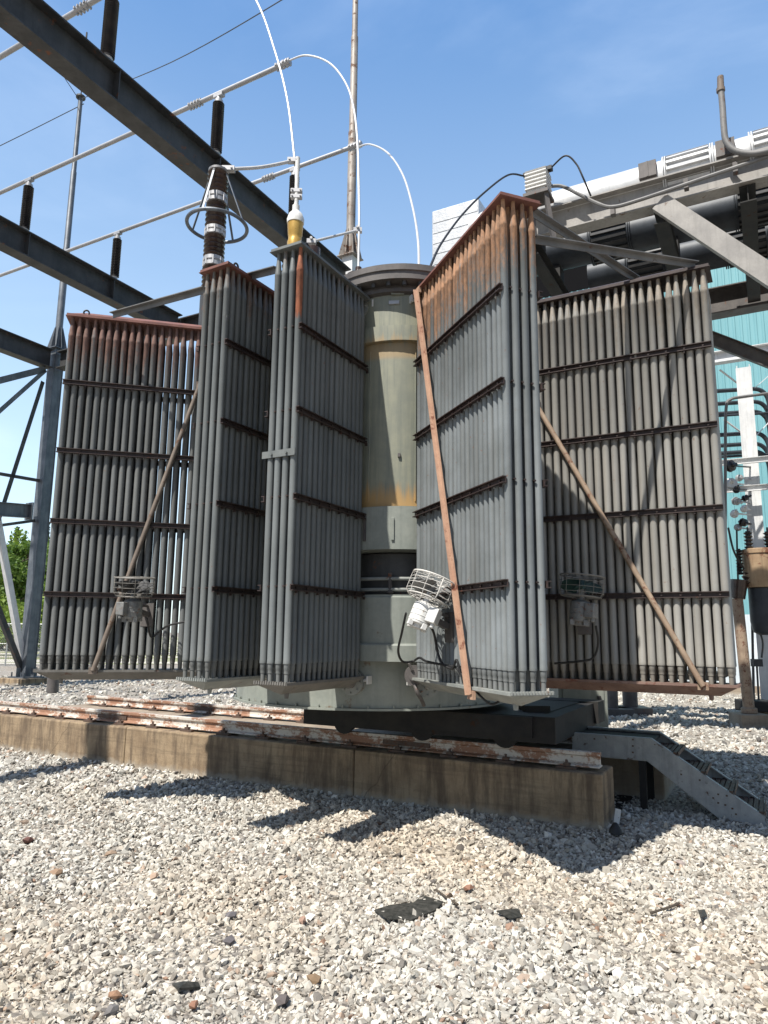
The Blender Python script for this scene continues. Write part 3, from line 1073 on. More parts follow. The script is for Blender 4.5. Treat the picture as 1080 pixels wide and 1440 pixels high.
rim = m.build('rim', 'steel_brown', T)
m = MB()
for k in range(32):
    an = 2 * PI * k / 32
    q = LC + Vector((math.cos(an) * 0.745, math.sin(an) * 0.745, 0))
    m.cyl(q + Z * (zz(401) - 0.045), q + Z * (zz(401) + 0.002), 0.022, 0.022, 6)
m.build('rim_bolt', 'steel_dark', rim)
for y in (813, 828.5):
    m = MB()
    m.ring(LC + Z * zz(y), 0.60, 0.016, (0, 0, 1), 64, 8)
    m.build('ring_pipe', 'pan_grey', T)
for an in (-100, -62, -140):
    q = LC + Vector((math.cos(math.radians(an)) * 0.60, math.sin(math.radians(an)) * 0.60, 0))
    m = MB()
    m.cyl(q + Z * zz(836), q + Z * zz(805), 0.018, 0.018, 8)
    m.lathe([(0.03, 0), (0.035, 0.01), (0.02, 0.03)], q + Z * zz(834), 10)
    m.build('pipe_post', 'steel_brown', T)
# weld seams and a small lug
m = MB()
for an in (-118, -80):
    q0 = LC + Vector((math.cos(math.radians(an)) * 0.652, math.sin(math.radians(an)) * 0.652, 0))
    m.cyl(q0 + Z * zz(704), q0 + Z * zz(490), 0.006, 0.006, 6)
m.obox(LC + Vector((-0.06, -0.66, 0)) + Z * zz(412), (0.06, 0, 0), (0, 0.012, 0), (0, 0, 0.02))
m.build('weld_seam', 'tank_khaki', T)
# small plates, lugs and a gauge on the lobe
for an, z, w_, h_, nm, mt in ((-98, zz(411) - 0.10, 0.05, 0.018, 'name_plate', 'alu'), (-97, zz(745), 0.012, 0.10, 'collar_stay', 'tank_grey'), (-118, zz(742), 0.014, 0.12, 'collar_stay', 'steel_brown'), (-93, zz(640), 0.012, 0.018, 'lug', 'steel_brown')):
    d_ = Vector((math.cos(math.radians(an)), math.sin(math.radians(an)), 0))
    r_ = 0.712 if nm == 'collar_stay' else 0.656
    m = MB()
    m.obox(LC + d_ * r_ + Z * z, d_.cross(Z) * w_, d_ * 0.012, Z * h_)
    m.build(nm, mt, T, bevel=0.002)
# trucks
m = MB()
for u in (0.2, 1.98):
    m.obox(uv(u, 1.75, 0.78), U * 0.16, V * 1.35, Z * 0.115)
m.obox(uv(1.05, 1.8, 0.80), U * 1.05, V * 1.2, Z * 0.09)
m.obox(uv(1.1, 0.75, 0.76), U * 0.8, V * 0.3, Z * 0.12)
tr = m.build('truck_frame', 'dark', T)
for u in (0.2, 1.98):
    for v in (0.9, 1.75, 2.65):
        m = MB()
        zr = (ZP + 0.152 if u < 1 else 0.552) + 0.101
        m.cyl(uv(u - 0.05, v, zr), uv(u + 0.05, v, zr), 0.10, 0.10, 20)
        m.cyl(uv(u - 0.075, v, zr), uv(u - 0.0505, v, zr), 0.125, 0.125, 20)
        m.build('wheel', 'dark', T)
# valve at the base
m = MB()
q = at(583, 950, 6.12)
m.cyl(q, q + Vector((0.02, 0.25, 0.0)), 0.05, 0.05, 14)
m.cyl(q + Vector((0, 0.02, 0)), q + Vector((0, 0.055, 0)), 0.085, 0.085, 18)
m.tube(catmull([q + Vector((0.0, 0.05, -0.05)), q + Vector((0.02, 0.0, -0.13)), q + Vector((0.06, 0.05, -0.2)), q + Vector((0.09, 0.2, -0.26))], 5), 0.017, 8)
m.cyl(q + Vector((-0.02, -0.01, 0.05)), q + Vector((-0.05, -0.02, 0.1)), 0.012, 0.012, 8)
m.build('drain_valve', 'steel_brown', T)
m = MB()
m.obox((TC.x + 1.3, TC.y - 1.1, zb0 - 0.034), (0.12, 0, 0), (0, 0.2, 0), (0, 0, 0.03))
m.build('jacking_pad', 'dark', T)


# ---------------------------------------------------------------- fans
def fan(loc, axis, label, guard, cast, blade, arm_to, cable, yaw=0.0):
    A = Vector(axis).normalized()
    rot = A.to_track_quat('Z', 'Y')
    F = thing('cooling_fan', label, 'fan', loc, rot, group='cooling fans on the radiators')
    R0, h = 0.178, 0.165
    m = MB()
    for z, r, w in ((0.0, R0 * 0.88, 0.005), (0.03, R0, 0.0028), (0.075, R0, 0.0022), (0.12, R0, 0.0022), (h, R0 * 0.99, 0.0065)):
        m.ring((0, 0, z), r, w, (0, 0, 1), 36, 6)
    for r in (0.06, 0.105, 0.145):
        m.ring((0, 0, h + 0.006), r, 0.002, (0, 0, 1), 28, 5)
        m.ring((0, 0, -0.006), r, 0.002, (0, 0, 1), 28, 5)
    for k in range(10):
        a = 2 * PI * k / 10 + yaw
        c, s = math.cos(a), math.sin(a)
        m.tube([(c * 0.06, s * 0.06, -0.008), (c * R0 * 0.9, s * R0 * 0.9, 0.0), (c * R0 * 1.01, s * R0 * 1.01, 0.03), (c * R0 * 1.01, s * R0 * 1.01, 0.14), (c * R0, s * R0, h), (c * 0.05, s * 0.05, h + 0.01)], 0.005 if k % 5 == 0 else 0.0022, 6)
    m.build('guard', guard, F, local=True)
    m = MB()
    for k in range(4):
        a = 2 * PI * k / 4 + 0.5 + yaw
        vs, fs = [], []
        for i in range(5):
            r = 0.03 + 0.13 * i / 4
            wd = 0.035 + 0.055 * math.sin(PI * (0.25 + 0.6 * i / 4))
            tw = 0.75 - 0.4 * i / 4
            for q in (-1, 1):
                y, zc = q * wd * math.cos(tw), q * wd * math.sin(tw)
                vs.append((r * math.cos(a) - y * math.sin(a), r * math.sin(a) + y * math.cos(a), 0.085 + zc))
        vs2 = [(x, y, z - 0.004) for x, y, z in vs]
        nn = len(vs)
        for i in range(4):
            fs += [(2 * i, 2 * i + 1, 2 * i + 3, 2 * i + 2), (nn + 2 * i, nn + 2 * i + 2, nn + 2 * i + 3, nn + 2 * i + 1)]
            fs += [(2 * i, 2 * i + 2, nn + 2 * i + 2, nn + 2 * i), (2 * i + 1, nn + 2 * i + 1, nn + 2 * i + 3, 2 * i + 3)]
        fs += [(8, 9, nn + 9, nn + 8), (1, 0, nn, nn + 1)]
        m.add(vs + vs2, fs)
    m.cyl((0, 0, 0.06), (0, 0, 0.135), 0.034, 0.028, 16)
    m.build('blades', blade, F, local=True)
    m = MB()
    m.lathe([(0.03, -0.235), (0.045, -0.23), (0.05, -0.205), (0.078, -0.20), (0.082, -0.185), (0.082, -0.06), (0.078, -0.045), (0.05, -0.03), (0.03, -0.025), (0.02, 0.07)], (0, 0, 0), 24)
    for k in range(3):
        m.ring((0, 0, -0.10 - 0.04 * k), 0.0825, 0.004, (0, 0, 1), 24, 6)
    for k in range(4):
        a = k * PI / 2 + 0.4
        m.obox((math.cos(a) * 0.075, math.sin(a) * 0.075, -0.21), (0.018, 0, 0), (0, 0.018, 0), (0, 0, 0.022))
    mo = m.build('motor', cast, F, local=True, bevel=0.003)
    m = MB()
    m.obox((-0.085, -0.065, -0.11), (0.034, -0.03, 0), (0.025, 0.03, 0), (0, 0, 0.058))
    m.cyl((-0.10, -0.075, -0.165), (-0.10, -0.075, -0.20), 0.016, 0.016, 10)
    m.build('terminal_box', cast, mo, local=True, bevel=0.006)
    p = Vector(loc) + A * -0.12
    q = Vector(arm_to)
    m = MB()
    d = (q - p)
    m.bar(p + d * 0.28, q, 0.05, 0.045)
    m.bar(p + d * 0.25 + Z * 0.05, q + Z * 0.08, 0.02, 0.02)
    m.obox(q + d.normalized() * 0.012, Z * 0.11, d.normalized() * 0.008, Z.cross(d).normalized() * 0.06)
    m.build('bracket', 'steel_brown', F)
    for cb in cable:
        m = MB()
        m.tube(catmull(cb, 7), 0.0095, 8)
        m.build('cable', 'black', F)
    return F


f1 = at(601, 843, 5.38)
an = on_rad(P_R1, A_R1, 0.86, 0.045, f1.z - 0.20)
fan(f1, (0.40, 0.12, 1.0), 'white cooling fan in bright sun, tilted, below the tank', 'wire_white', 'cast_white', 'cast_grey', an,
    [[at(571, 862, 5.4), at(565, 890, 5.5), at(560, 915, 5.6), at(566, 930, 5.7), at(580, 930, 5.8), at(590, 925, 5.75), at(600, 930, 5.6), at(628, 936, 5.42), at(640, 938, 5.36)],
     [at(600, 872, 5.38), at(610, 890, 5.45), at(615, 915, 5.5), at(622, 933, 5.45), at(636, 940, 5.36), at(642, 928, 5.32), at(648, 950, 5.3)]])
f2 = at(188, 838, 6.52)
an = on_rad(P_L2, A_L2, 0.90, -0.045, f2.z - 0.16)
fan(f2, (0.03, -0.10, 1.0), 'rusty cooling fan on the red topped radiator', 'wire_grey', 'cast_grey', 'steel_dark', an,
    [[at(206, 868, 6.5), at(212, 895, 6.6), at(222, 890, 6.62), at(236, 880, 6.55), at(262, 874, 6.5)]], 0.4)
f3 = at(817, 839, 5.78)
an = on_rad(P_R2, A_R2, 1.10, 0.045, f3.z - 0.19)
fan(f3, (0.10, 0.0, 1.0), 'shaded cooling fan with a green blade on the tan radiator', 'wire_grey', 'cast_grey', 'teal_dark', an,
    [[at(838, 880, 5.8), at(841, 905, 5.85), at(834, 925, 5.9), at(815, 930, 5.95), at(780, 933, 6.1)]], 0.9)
# conduit along the foot of the orange topped radiator
m = MB()
m.tube(catmull([at(640, 938, 5.36), at(655, 955, 5.25), at(672, 975, 5.1), at(690, 990, 5.05), at(705, 985, 5.05)], 6), 0.008, 8)
tag(m.build('drain_hose', 'black'), 'thin black hose looping under the orange topped radiator', 'hose')

# ---------------------------------------------------------------- steel gantry behind
GC = Vector((-0.937, 16.829, 0))
GL = Vector((-10.86, 22.217, 0))


def column(base, mat, capmat, pole_mat, label, ztop, zpole, rod):
    t = thing('gantry_column', label, 'gantry column', base, group='gantry columns with lightning masts')
    m = MB()
    w = 0.155
    a, b = U, V
    m.obox(base + Z * (ztop / 2 + 0.1), a * w, b * w, Z * (ztop / 2 - 0.1))
    m.build('shaft', mat, t, bevel=0.01)
    m = MB()
    for s in (-1, 1):
        m.obox(base + a * (s * (w + 0.011)) + Z * (ztop / 2), a * 0.010, b * (w + 0.015), Z * (ztop / 2 - 0.22))
    m.build('flange', mat, t)
    m = MB()
    m.obox(base + Z * 0.21, a * 0.36, b * 0.36, Z * 0.02)
    for s in (-1, 1):
        for q in (-1, 1):
            m.cyl(base + a * (0.29 * s) + b * (0.29 * q) + Z * 0.15, base + a * (0.29 * s) + b * (0.29 * q) + Z * 0.36, 0.025, 0.025, 6)
        m.obox(base + a * (0.28 * s) + Z * 0.36, a * 0.07, b * 0.01, Z * 0.13)
        m.obox(base + b * (0.28 * s) + Z * 0.36, b * 0.07, a * 0.01, Z * 0.13)
    m.build('base_plate', mat, t)
    m = MB()
    m.obox(base + Z * 0.09, a * 0.55, b * 0.55, Z * 0.10)
    m.build('footing', 'concrete', t, bevel=0.02)
    m = MB()
    zc = ztop + 0.78
    m.obox(base + Z * (ztop + 0.008), a * 0.25, b * 0.25, Z * 0.012)
    for k in range(8):
        an = k * PI / 4
        d = a * math.cos(an) + b * math.sin(an)
        nn = d.cross(Z)
        r = 0.235 if k % 2 == 0 else 0.30
        q0 = base + Z * (ztop + 0.021)
        vs = [q0 + d * 0.05, q0 + d * r, q0 + d * r + Z * 0.06, base + d * 0.13 + Z * zc, base + d * 0.05 + Z * zc]
        m.add([x - nn * 0.006 for x in vs] + [x + nn * 0.006 for x in vs], [(0, 1, 2, 3, 4), (9, 8, 7, 6, 5)] + [(i, i + 5, (i + 1) % 5 + 5, (i + 1) % 5) for i in range(5)])
    m.build('cap', capmat, t)
    m = MB()
    m.lathe([(0.115, ztop + 0.021), (0.115, ztop + 3.6), (0.10, ztop + 3.65), (0.095, ztop + 6.5), (0.08, ztop + 6.55), (0.075, zpole)], base, 16)
    po = m.build('mast', pole_mat, t)
    m = MB()
    m.lathe([(0.16, zpole - 0.06), (0.16, zpole), (0.06, zpole + 0.02)], base, 12)
    m.cyl(base + Z * zpole, base + Z * (zpole + rod), 0.022, 0.015, 8)
    m.cyl(base + Z * (zpole + rod * 0.9), base + Z * (zpole + rod), 0.035, 0.03, 8)
    m.build('lightning_rod', 'steel_dark', po)
    return t


column(GL, 'steel_grey', 'steel_grey', 'steel_grey', 'gantry column with a tall grey lightning mast, on a footing by the trees', 10.75, 20.2, 2.6)
column(GC, 'galv_white', 'pole', 'pole', 'pale gantry column with a rusty mast behind the tank', 11.1, 20.6, 2.6)


def gbeam(p0, p1, label, h=0.62, w=0.34):
    m = MB()
    m.ibeam(p0, p1, h, w, 0.028, 0.018)
    # stiffener plates
    d = (Vector(p1) - Vector(p0))
    k = int(d.length / 2.2)
    sd = d.normalized().cross(Z)
    for i in range(1, k):
        c = Vector(p0) + d * (i / k)
        for s in (-1, 1):
            m.obox(c + sd * (s * 0.085), sd * 0.07, d.normalized() * 0.008, Z * (h / 2 - 0.032))
    return tag(m.build('gantry_beam', 'steel_dark'), label, 'gantry beam', 'steel gantry beams')


ZBM = 10.34
for off, lab in ((0.0, 'upper dark steel beam crossing the sky in front of the pale column'), (5.68, 'lower dark steel beam in the sky ending behind the red topped radiator'), (11.29, 'short stub of dark beam meeting the gantry column by the trees')):
    a = GC + V * off
    gbeam(a - U * 0.22 + Z * ZBM, a - U * 22 + Z * ZBM, lab)
gbeam(GC + V * 0.22 + Z * (ZBM - 0.02), GL - V * 0.22 + Z * (ZBM - 0.02), 'steel beam behind the radiators joining the two gantry columns', 0.58)

# bracing between left column and the next one towards the viewer
BR = thing('gantry_bracing', 'grey steel bracing struts fanning out from the gantry column by the trees', 'bracing', GL - U * 2.0)


def lp(px, py):
    """point of the left frame's plane on the sight line"""
    d = at(px, py, 1) - Vector((0, 0, HC))
    nrm = V
    t = (GL - Vector((0, 0, HC))).dot(nrm) / d.dot(nrm)
    return Vector((0, 0, HC)) + d * t


def ext(a, b, k):
    return b + (b - a) * k


def strut(p, q, w, mat='steel_grey'):
    m = MB()
    m.angle(p, q, w, 0.014, (0, 0, 1), 1, 1)
    m.build('strut', mat, BR)


a, b = lp(66, 523), lp(0, 540); strut(a, ext(a, b, 1.5), 0.2, 'steel_grey')
a, b = lp(66, 523), lp(0, 582); strut(a, ext(a, b, 1.5), 0.13)
a, b = lp(63, 538), lp(10, 704); strut(a, ext(a, b, 0.6), 0.13, 'steel_dark')
a, b = lp(34, 948), lp(0, 760); strut(a, ext(a, b, 0.8), 0.17, 'galv_white')
a, b = lp(34, 955), lp(0, 868); strut(a, ext(a, b, 1.0), 0.15, 'steel_dark')
a, b = lp(58, 678), lp(0, 668); strut(a, ext(a, b, 2.0), 0.09, 'steel_dark')
a, b = lp(50, 734), lp(0, 741); strut(a, ext(a, b, 2.0), 0.09, 'steel_dark')
m = MB()
a, b = lp(41, 719), lp(0, 716)
m.ibeam(a, ext(a, b, 2.0), 0.42, 0.2, 0.016, 0.012)
m.obox(a, U * 0.02, V * 0.17, Z * 0.27)
m.build('cross_beam', 'steel_grey', BR)


# post insulators on the beams
def shed_prof(z0, z1, n, r0, r1):
    pr = []
    st = (z1 - z0) / n
    for i in range(n):
        b = z0 + i * st
        pr += [(r0, b), (r1 * 0.96, b + st * 0.42), (r1, b + st * 0.52), (r0, b + st * 0.72)]
    pr.append((r0, z1))
    return pr


INS = thing('post_insulator', 'nearest tall dark post insulator at the top edge of the photo', 'insulator', (-4.578, 10.124, 10.65), group='post insulators on the gantry beams')
m = MB(); m.lathe(shed_prof(0.14, 1.22, 24, 0.075, 0.115), ORG[INS].translation, 20)
m.build('porcelain', 'porcelain', INS)
m = MB(); m.lathe([(0.15, 0.0), (0.15, 0.02), (0.075, 0.035), (0.07, 0.12), (0.085, 0.14)], ORG[INS].translation, 16)
m.build('foot', 'alu', INS)
m = MB(); m.lathe([(0.085, 1.22), (0.085, 1.28), (0.05, 1.30), (0.05, 1.36)], ORG[INS].translation, 16)
o0 = ORG[INS].translation
m.obox(o0 + Z * 1.39, U * 0.05, V * 0.11, Z * 0.035)
m.build('top_clamp', 'alu', INS)
zt_ins = 10.65
for p, lab in (((-3.34, 12.403), 'dark post insulator on the upper beam above the ringed arrester'), ((-2.121, 14.649), 'dark post insulator on the upper beam behind the gold bowl'),
               ((-8.418, 15.136), 'dark post insulator on the lower beam under the middle bus pipe'), ((-7.156, 17.36), 'dark post insulator on the lower beam under the far bus pipe')):
    copy_tree(INS, (p[0], p[1], zt_ins), lab)

# tube buses along V
ZBUS = 12.09


def bus(P, e0, e1, label, clamps, extra_end=None):
    P = Vector((P[0], P[1], ZBUS))
    t = thing('bus_pipe', label, 'bus pipe', P, group='aluminium bus pipes')
    m = MB()
    m.cyl(P + V * e0, P + V * e1, 0.047, 0.047, 14)
    m.build('pipe', 'alu', t)
    for s in clamps:
        m = MB()
        m.cyl(P + V * (s - 0.16), P + V * (s + 0.16), 0.06, 0.06, 12)
        for q in range(4):
            c = P + V * (s - 0.12 + 0.08 * q)
            m.obox(c, V * 0.016, U * 0.085, Z * 0.02)
            m.obox(c, V * 0.016, U * 0.02, Z * 0.085)
        m.build('clamp', 'alu', t)


bus((-3.34, 12.403), -1.62, 16, 'middle bus pipe running over both sky beams', (-1.55, 0.62))
bus((-2.121, 14.649), -1.65, 16, 'far bus pipe ending in front of the rusty mast', (-1.6, 0.75))
bus((-4.578, 10.124), -2.0, 16, 'near bus pipe crossing the top left corner', (-1.9, 0.75))


def wire(name, pts, r, mat, label, cat, k=8):
    m = MB()
    m.tube(catmull(pts, k), r, 8)
    return tag(m.build(name, mat), label, cat)


wire('jumper_cable', [at(130, -2, 10.39), at(230, -90, 9.9), at(310, -80, 9.3), at(360, 0, 8.8), at(386, 70, 8.5), at(404, 140, 8.25), at(414, 222, 8.05), at(417, 262, 8.0)], 0.015, 'alu_cable', 'pale cable hanging from the top edge down to the gold bowl', 'cable')
wire('jumper_cable', [at(402, 87, 11.6), at(430, 78, 11.4), at(462, 88, 11.0), at(485, 115, 10.55), at(497, 150, 10.1), at(503, 205, 9.6), at(505, 300, 9.25), at(504, 384, 9.14)], 0.017, 'alu_cable', 'pale cable arching beside the rusty mast down to the tank', 'cable')
wire('jumper_cable', [at(503, 207, 13.83), at(520, 203, 13.5), at(545, 215, 12.9), at(566, 245, 12.2), at(580, 290, 11.3), at(588, 340, 10.6), at(589, 395, 10.2)], 0.020, 'alu_cable', 'pale cable arching from the far bus pipe down behind the tank rim', 'cable')
wire('shield_wire', [at(-120, 262, 24), at(0, 205, 23), at(118, 146, 22.2)], 0.014, 'steel_dark', 'thin wire from the left edge to the grey mast top', 'wire', 4)
wire('shield_wire', [GL + Z * 20.1, at(240, 88, 17), at(396, 0, 13), at(480, -60, 11)], 0.012, 'steel_dark', 'thin wire rising from the grey mast top over the bus pipe', 'wire', 6)
wire('guy_wire', [GL + Z * 20.0, at(88, 105, 21.5), at(60, 60, 19)], 0.012, 'steel_dark', 'short thin guy wire hanging at the grey mast top', 'wire', 4)


# high voltage bushings on the tank
def bushing(P, label):
    t = thing('bushing', label, 'bushing', (P[0], P[1], 4.5), group='high voltage bushings on the tank')
    o = Vector((P[0], P[1], 0))
    zt = 6.755
    m = MB(); m.lathe(shed_prof(4.85, zt - 0.52, 20, 0.10, 0.15), o, 24); m.build('porcelain', 'porcelain_brown', t)
    m = MB(); m.lathe([(0.19, 4.5), (0.19, 4.75), (0.14, 4.78), (0.14, 4.86)], o, 24); m.build('foot', 'tank_grey', t)
    m = MB(); m.lathe([(0.085, zt - 0.53), (0.095, zt - 0.44), (0.082, zt - 0.40), (0.082, zt - 0.36), (0.088, zt - 0.34), (0.096, zt - 0.22), (0.096, zt - 0.18)], o, 28); m.build('bowl', 'brass', t)
    m = MB(); m.lathe([(0.09, zt - 0.185), (0.104, zt - 0.18), (0.107, zt - 0.13), (0.085, zt - 0.06), (0.045, zt - 0.015), (0.045, zt + 0.06), (0.026, zt + 0.065), (0.026, zt + 0.42), (0.03, zt + 0.72)], o, 24)
    c = m.build('cap', 'white_paint', t)
    m = MB()
    for z in (zt + 0.18, zt + 0.26):
        m.obox(o + Z * z, (0.07, 0, 0), (0, 0.03, 0), (0, 0, 0.022))
        m.cyl(o + Z * z + Vector((-0.05, -0.05, 0)), o + Z * z + Vector((-0.05, 0.05, 0)), 0.012, 0.012, 6)
        m.cyl(o + Z * z + Vector((0.05, -0.05, 0)), o + Z * z + Vector((0.05, 0.05, 0)), 0.012, 0.012, 6)
    m.build('terminal', 'alu', c)


pb = at(416, 300, 8.0)
bushing((pb.x, pb.y), 'bushing with a gold bowl and white cap above the radiator')
pb2 = at(504, 384, 9.14)
m = MB(); m.lathe([(0.17, 4.5), (0.17, pb2.z - 0.05), (0.10, pb2.z - 0.02), (0.05, pb2.z + 0.03), (0.045, pb2.z + 0.08)], (pb2.x, pb2.y, 0), 20)
tag(m.build('bushing', 'porcelain_brown'), 'bushing under the cable beside the mast, hidden by the rim', 'bushing', 'high voltage bushings on the tank')
pb3 = at(589, 400, 10.15)
m = MB(); m.lathe([(0.17, 1.6), (0.17, pb3.z - 0.05), (0.10, pb3.z - 0.02), (0.05, pb3.z + 0.03)], (pb3.x, pb3.y, 0), 20)
tag(m.build('bushing', 'porcelain_brown'), 'bushing hidden behind the tank rim under the right cable', 'bushing', 'high voltage bushings on the tank')

# surge arrester with grading ring
AX = at(304, 300, 7.75)
ar = thing('surge_arrester', 'dark ribbed surge arrester with a big grading ring', 'arrester', (AX.x, AX.y, 4.6))
o = Vector((AX.x, AX.y, 0))
ztop = at(308, 243, 7.75).z
sec = [(240, 275), (290, 322), (337, 364), (379, 410)]
zA = lambda y: at(304, y, 7.75).z
for i, (y0, y1) in enumerate(((243, 275), (287, 322), (333, 364), (377, 420))):
    m = MB(); m.lathe(shed_prof(zA(y1), zA(y0), max(4, int((y1 - y0) / 6)), 0.095, 0.125), o, 28); m.build('porcelain', 'porcelain_brown', ar)
for y0, y1 in ((240, 243.5), (274.5, 287.5), (321.5, 333.5), (363.5, 377.5)):
    m = MB(); za, zb_ = zA(y1), zA(y0); d = zb_ - za
    m.lathe([(0.10, za - 0.002), (0.118, za + 0.006), (0.118, za + d * 0.4), (0.104, za + d * 0.45), (0.104, za + d * 0.55), (0.118, za + d * 0.6), (0.118, zb_ - 0.006), (0.10, zb_ + 0.002)], o, 28)
    if d > 0.05:
        for k in range(8):
            q = o + Vector((math.cos(k * PI / 4 + .2), math.sin(k * PI / 4 + .2), 0)) * 0.114
            m.cyl(q + Z * (za + 0.01), q + Z * (zb_ - 0.01), 0.012, 0.012, 6)
    m.build('flange', 'alu', ar)
m = MB(); m.lathe([(0.13, 4.6), (0.13, zA(420) + 0.01)], o, 20); m.build('pedestal', 'steel_dark', ar)
zr = at(307, 318, 7.75).z
m = MB(); m.ring(o + Z * zr + Vector((0.02, 0, 0)), 0.35, 0.022, (0.03, 0.0, 1), 48, 10)
rg = m.build('grading_ring', 'steel_grey', ar)
m = MB()
for an in (-105, -20, 160, 70):
    c, s = math.cos(math.radians(an)), math.sin(math.radians(an))
    m.bar(o + Vector((c * 0.10, s * 0.10, ztop)), o + Vector((c * 0.35 + 0.02, s * 0.35, zr)), 0.026, 0.008)
m.build('ring_strap', 'steel_grey', rg)
m = MB(); m.cyl(o + Z * (ztop - 0.02), o + Z * (ztop + 0.05), 0.06, 0.06, 12); m.obox(o + Vector((0.10, 0, ztop + 0.035)), (0.09, 0, 0), (0, 0.03, 0), (0, 0, 0.018))
m.build('terminal', 'alu', ar)
# pedestal bracket to tank
m = MB(); m.bar(o + Z * 4.55, (TC.x - 1.2, TC.y - 0.3, 4.4), 0.25, 0.1)
m.build('arrester_shelf', 'tank_grey', T)

t_ = thing('connector_rod', 'pale rod from the arrester top to the cable above the gold bowl', 'connector rod', at(330, 240, 7.8), group='connector rods with clamps')
p0, p1 = o + Vector((0.12, 0, ztop + 0.05)), at(413, 226, 8.02)
m = MB(); m.tube(catmull([p0, p0.lerp(p1, 0.5) + Z * -0.03, p1], 6), 0.022, 10); m.build('rod', 'alu_white', t_)
for p in (p0, p1):
    m = MB()
    m.obox(p, (0.075, 0, 0), (0, 0.035, 0), (0, 0, 0.028)); m.cyl(p + Vector((-0.05, -0.05, 0)), p + Vector((-0.05, 0.05, 0)), 0.014, 0.014, 6); m.cyl(p + Vector((0.04, -0.05, 0)), p + Vector((0.04, 0.05, 0)), 0.014, 0.014, 6)
    m.build('clamp', 'alu', t_)
t_ = thing('connector_rod', 'short pale rod from behind the gold bowl to the mast', 'connector rod', at(440, 338, 8.7), group='connector rods with clamps')
p0, p1 = at(438, 340, 8.75), at(503, 324, 9.22)
m = MB(); m.tube([p0, p1], 0.018, 10); m.build('rod', 'alu_white', t_)
for p in (p0, p1):
    m = MB()
    m.obox(p, (0.06, 0, 0), (0, 0.035, 0), (0, 0, 0.03)); m.cyl(p + Vector((0, -0.06, 0.03)), p + Vector((0, 0.05, 0.03)), 0.02, 0.02, 6)
    m.build('clamp', 'alu', t_)
m = MB(); pq = at(440, 350, 8.75); m.lathe([(0.1, 4.5), (0.1, pq.z)], (pq.x, pq.y, 0), 16)
tag(m.build('surge_arrester', 'porcelain_brown'), 'arrester hidden behind the radiator top beside the gold bowl', 'arrester')

# ---------------------------------------------------------------- bus ducts at upper right
D0 = Vector((4.516, 9.0, 0))


def dv(u, v, z):
    return D0 + U * u + V * v + Z * z


def duct(u, z, r, v0, v1, mat, label, joints):
    t = thing('bus_duct', label, 'bus duct', dv(u, (v0 + v1) / 2, z - r), group='round bus ducts above the radiators')
    m = MB(); m.cyl(dv(u, v0, z), dv(u, v1, z), r, r, 40); m.build('casing', mat, t)
    for j in joints:
        m = MB()
        for s in (-0.33, -0.30, 0.30, 0.33):
            m.cyl(dv(u, j + s - 0.009, z), dv(u, j + s + 0.009, z), r + 0.045, r + 0.045, 40)
        jn = m.build('joint', mat, t)
        m = MB()
        for k in range(20):
            an = 2 * PI * k / 20
            q = U * (math.cos(an) * (r + 0.02)) + Z * (math.sin(an) * (r + 0.02))
            m.obox(dv(u, j, z) + q, V * 0.28, q.normalized() * 0.02, q.normalized().cross(V) * 0.022)
        m.build('joint_strap', 'alu_white' if mat == 'alu_white' else 'steel_dark', jn)


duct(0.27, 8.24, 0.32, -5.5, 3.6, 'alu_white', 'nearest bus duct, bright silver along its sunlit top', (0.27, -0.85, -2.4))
duct(1.42, 8.2, 0.30, -5.5, 3.6, 'dark_duct_shade', 'middle bus duct under the silver one, coloured dark for its shade', (-0.6, 1.6))  # casing coloured as its shaded underside
duct(2.58, 8.2, 0.30, -5.5, 2.2, 'dark_duct_shade', 'lowest seen bus duct just over the tan radiator, coloured dark for its shade', (-0.4, 1.2))
M['beam_tan'] = worn('sunlit grey beam paint', (0.24, 0.228, 0.215), (0.33, 0.313, 0.29), (0.2, 0.12, 0.08), 0.02, 0.6, 0.05, 3, 0.3)
m = MB()
m.ibeam(dv(0, -5.5, 7.90), dv(0, 3.0, 7.90), 0.42, 0.26, 0.02, 0.014)
tag(m.build('duct_beam', 'beam_tan'), 'grey sunlit beam along the front of the bus ducts', 'duct beam', 'beams carrying the bus ducts')
m = MB()
m.ibeam(dv(3.43, -5.5, 7.62), dv(3.43, 3.0, 7.62), 0.5, 0.3, 0.02, 0.014)
tag(m.build('duct_beam', 'steel_brown'), 'dark rear beam of the bus ducts in front of the teal wall', 'duct beam', 'beams carrying the bus ducts')
for v, lab in ((2.55, 'dark cross beam under the ducts below the ribbed box'), (0.66, 'dark cross beam under the ducts behind the pale brace'), (-0.45, 'dark cross beam under the ducts crossing the teal wall'), (-2.6, 'dark cross beam under the ducts outside the photo')):
    m = MB()
    m.ibeam(dv(-0.05, v, 7.56), dv(3.28, v, 7.56), 0.24, 0.2, 0.016, 0.012)
    for u in (0.27, 1.42, 2.58):
        m.obox(dv(u, v, 7.80), U * 0.14, V * 0.10, Z * 0.11)
    tag(m.build('duct_cross_beam', 'dark'), lab, 'cross beam', 'cross beams under the bus ducts')
m = MB()
m.channel(dv(-0.15, 0.66, 7.72), dv(-0.15, -2.35, 4.35), 0.26, 0.10, 0.014, (0, 0, 1), True)
tag(m.build('duct_brace', 'beam_tan'), 'wide pale diagonal channel brace below the sunlit beam', 'diagonal brace', 'diagonal braces of the duct frame')
m = MB()
a, b = onp = (dv(3.43, 0.9, 7.36), dv(3.43, -2.35, 5.2))
m.channel(a, b, 0.24, 0.1, 0.014)
tag(m.build('duct_brace', 'steel_brown'), 'dark diagonal brace below the rear beam against the teal wall', 'diagonal brace', 'diagonal braces of the duct frame')
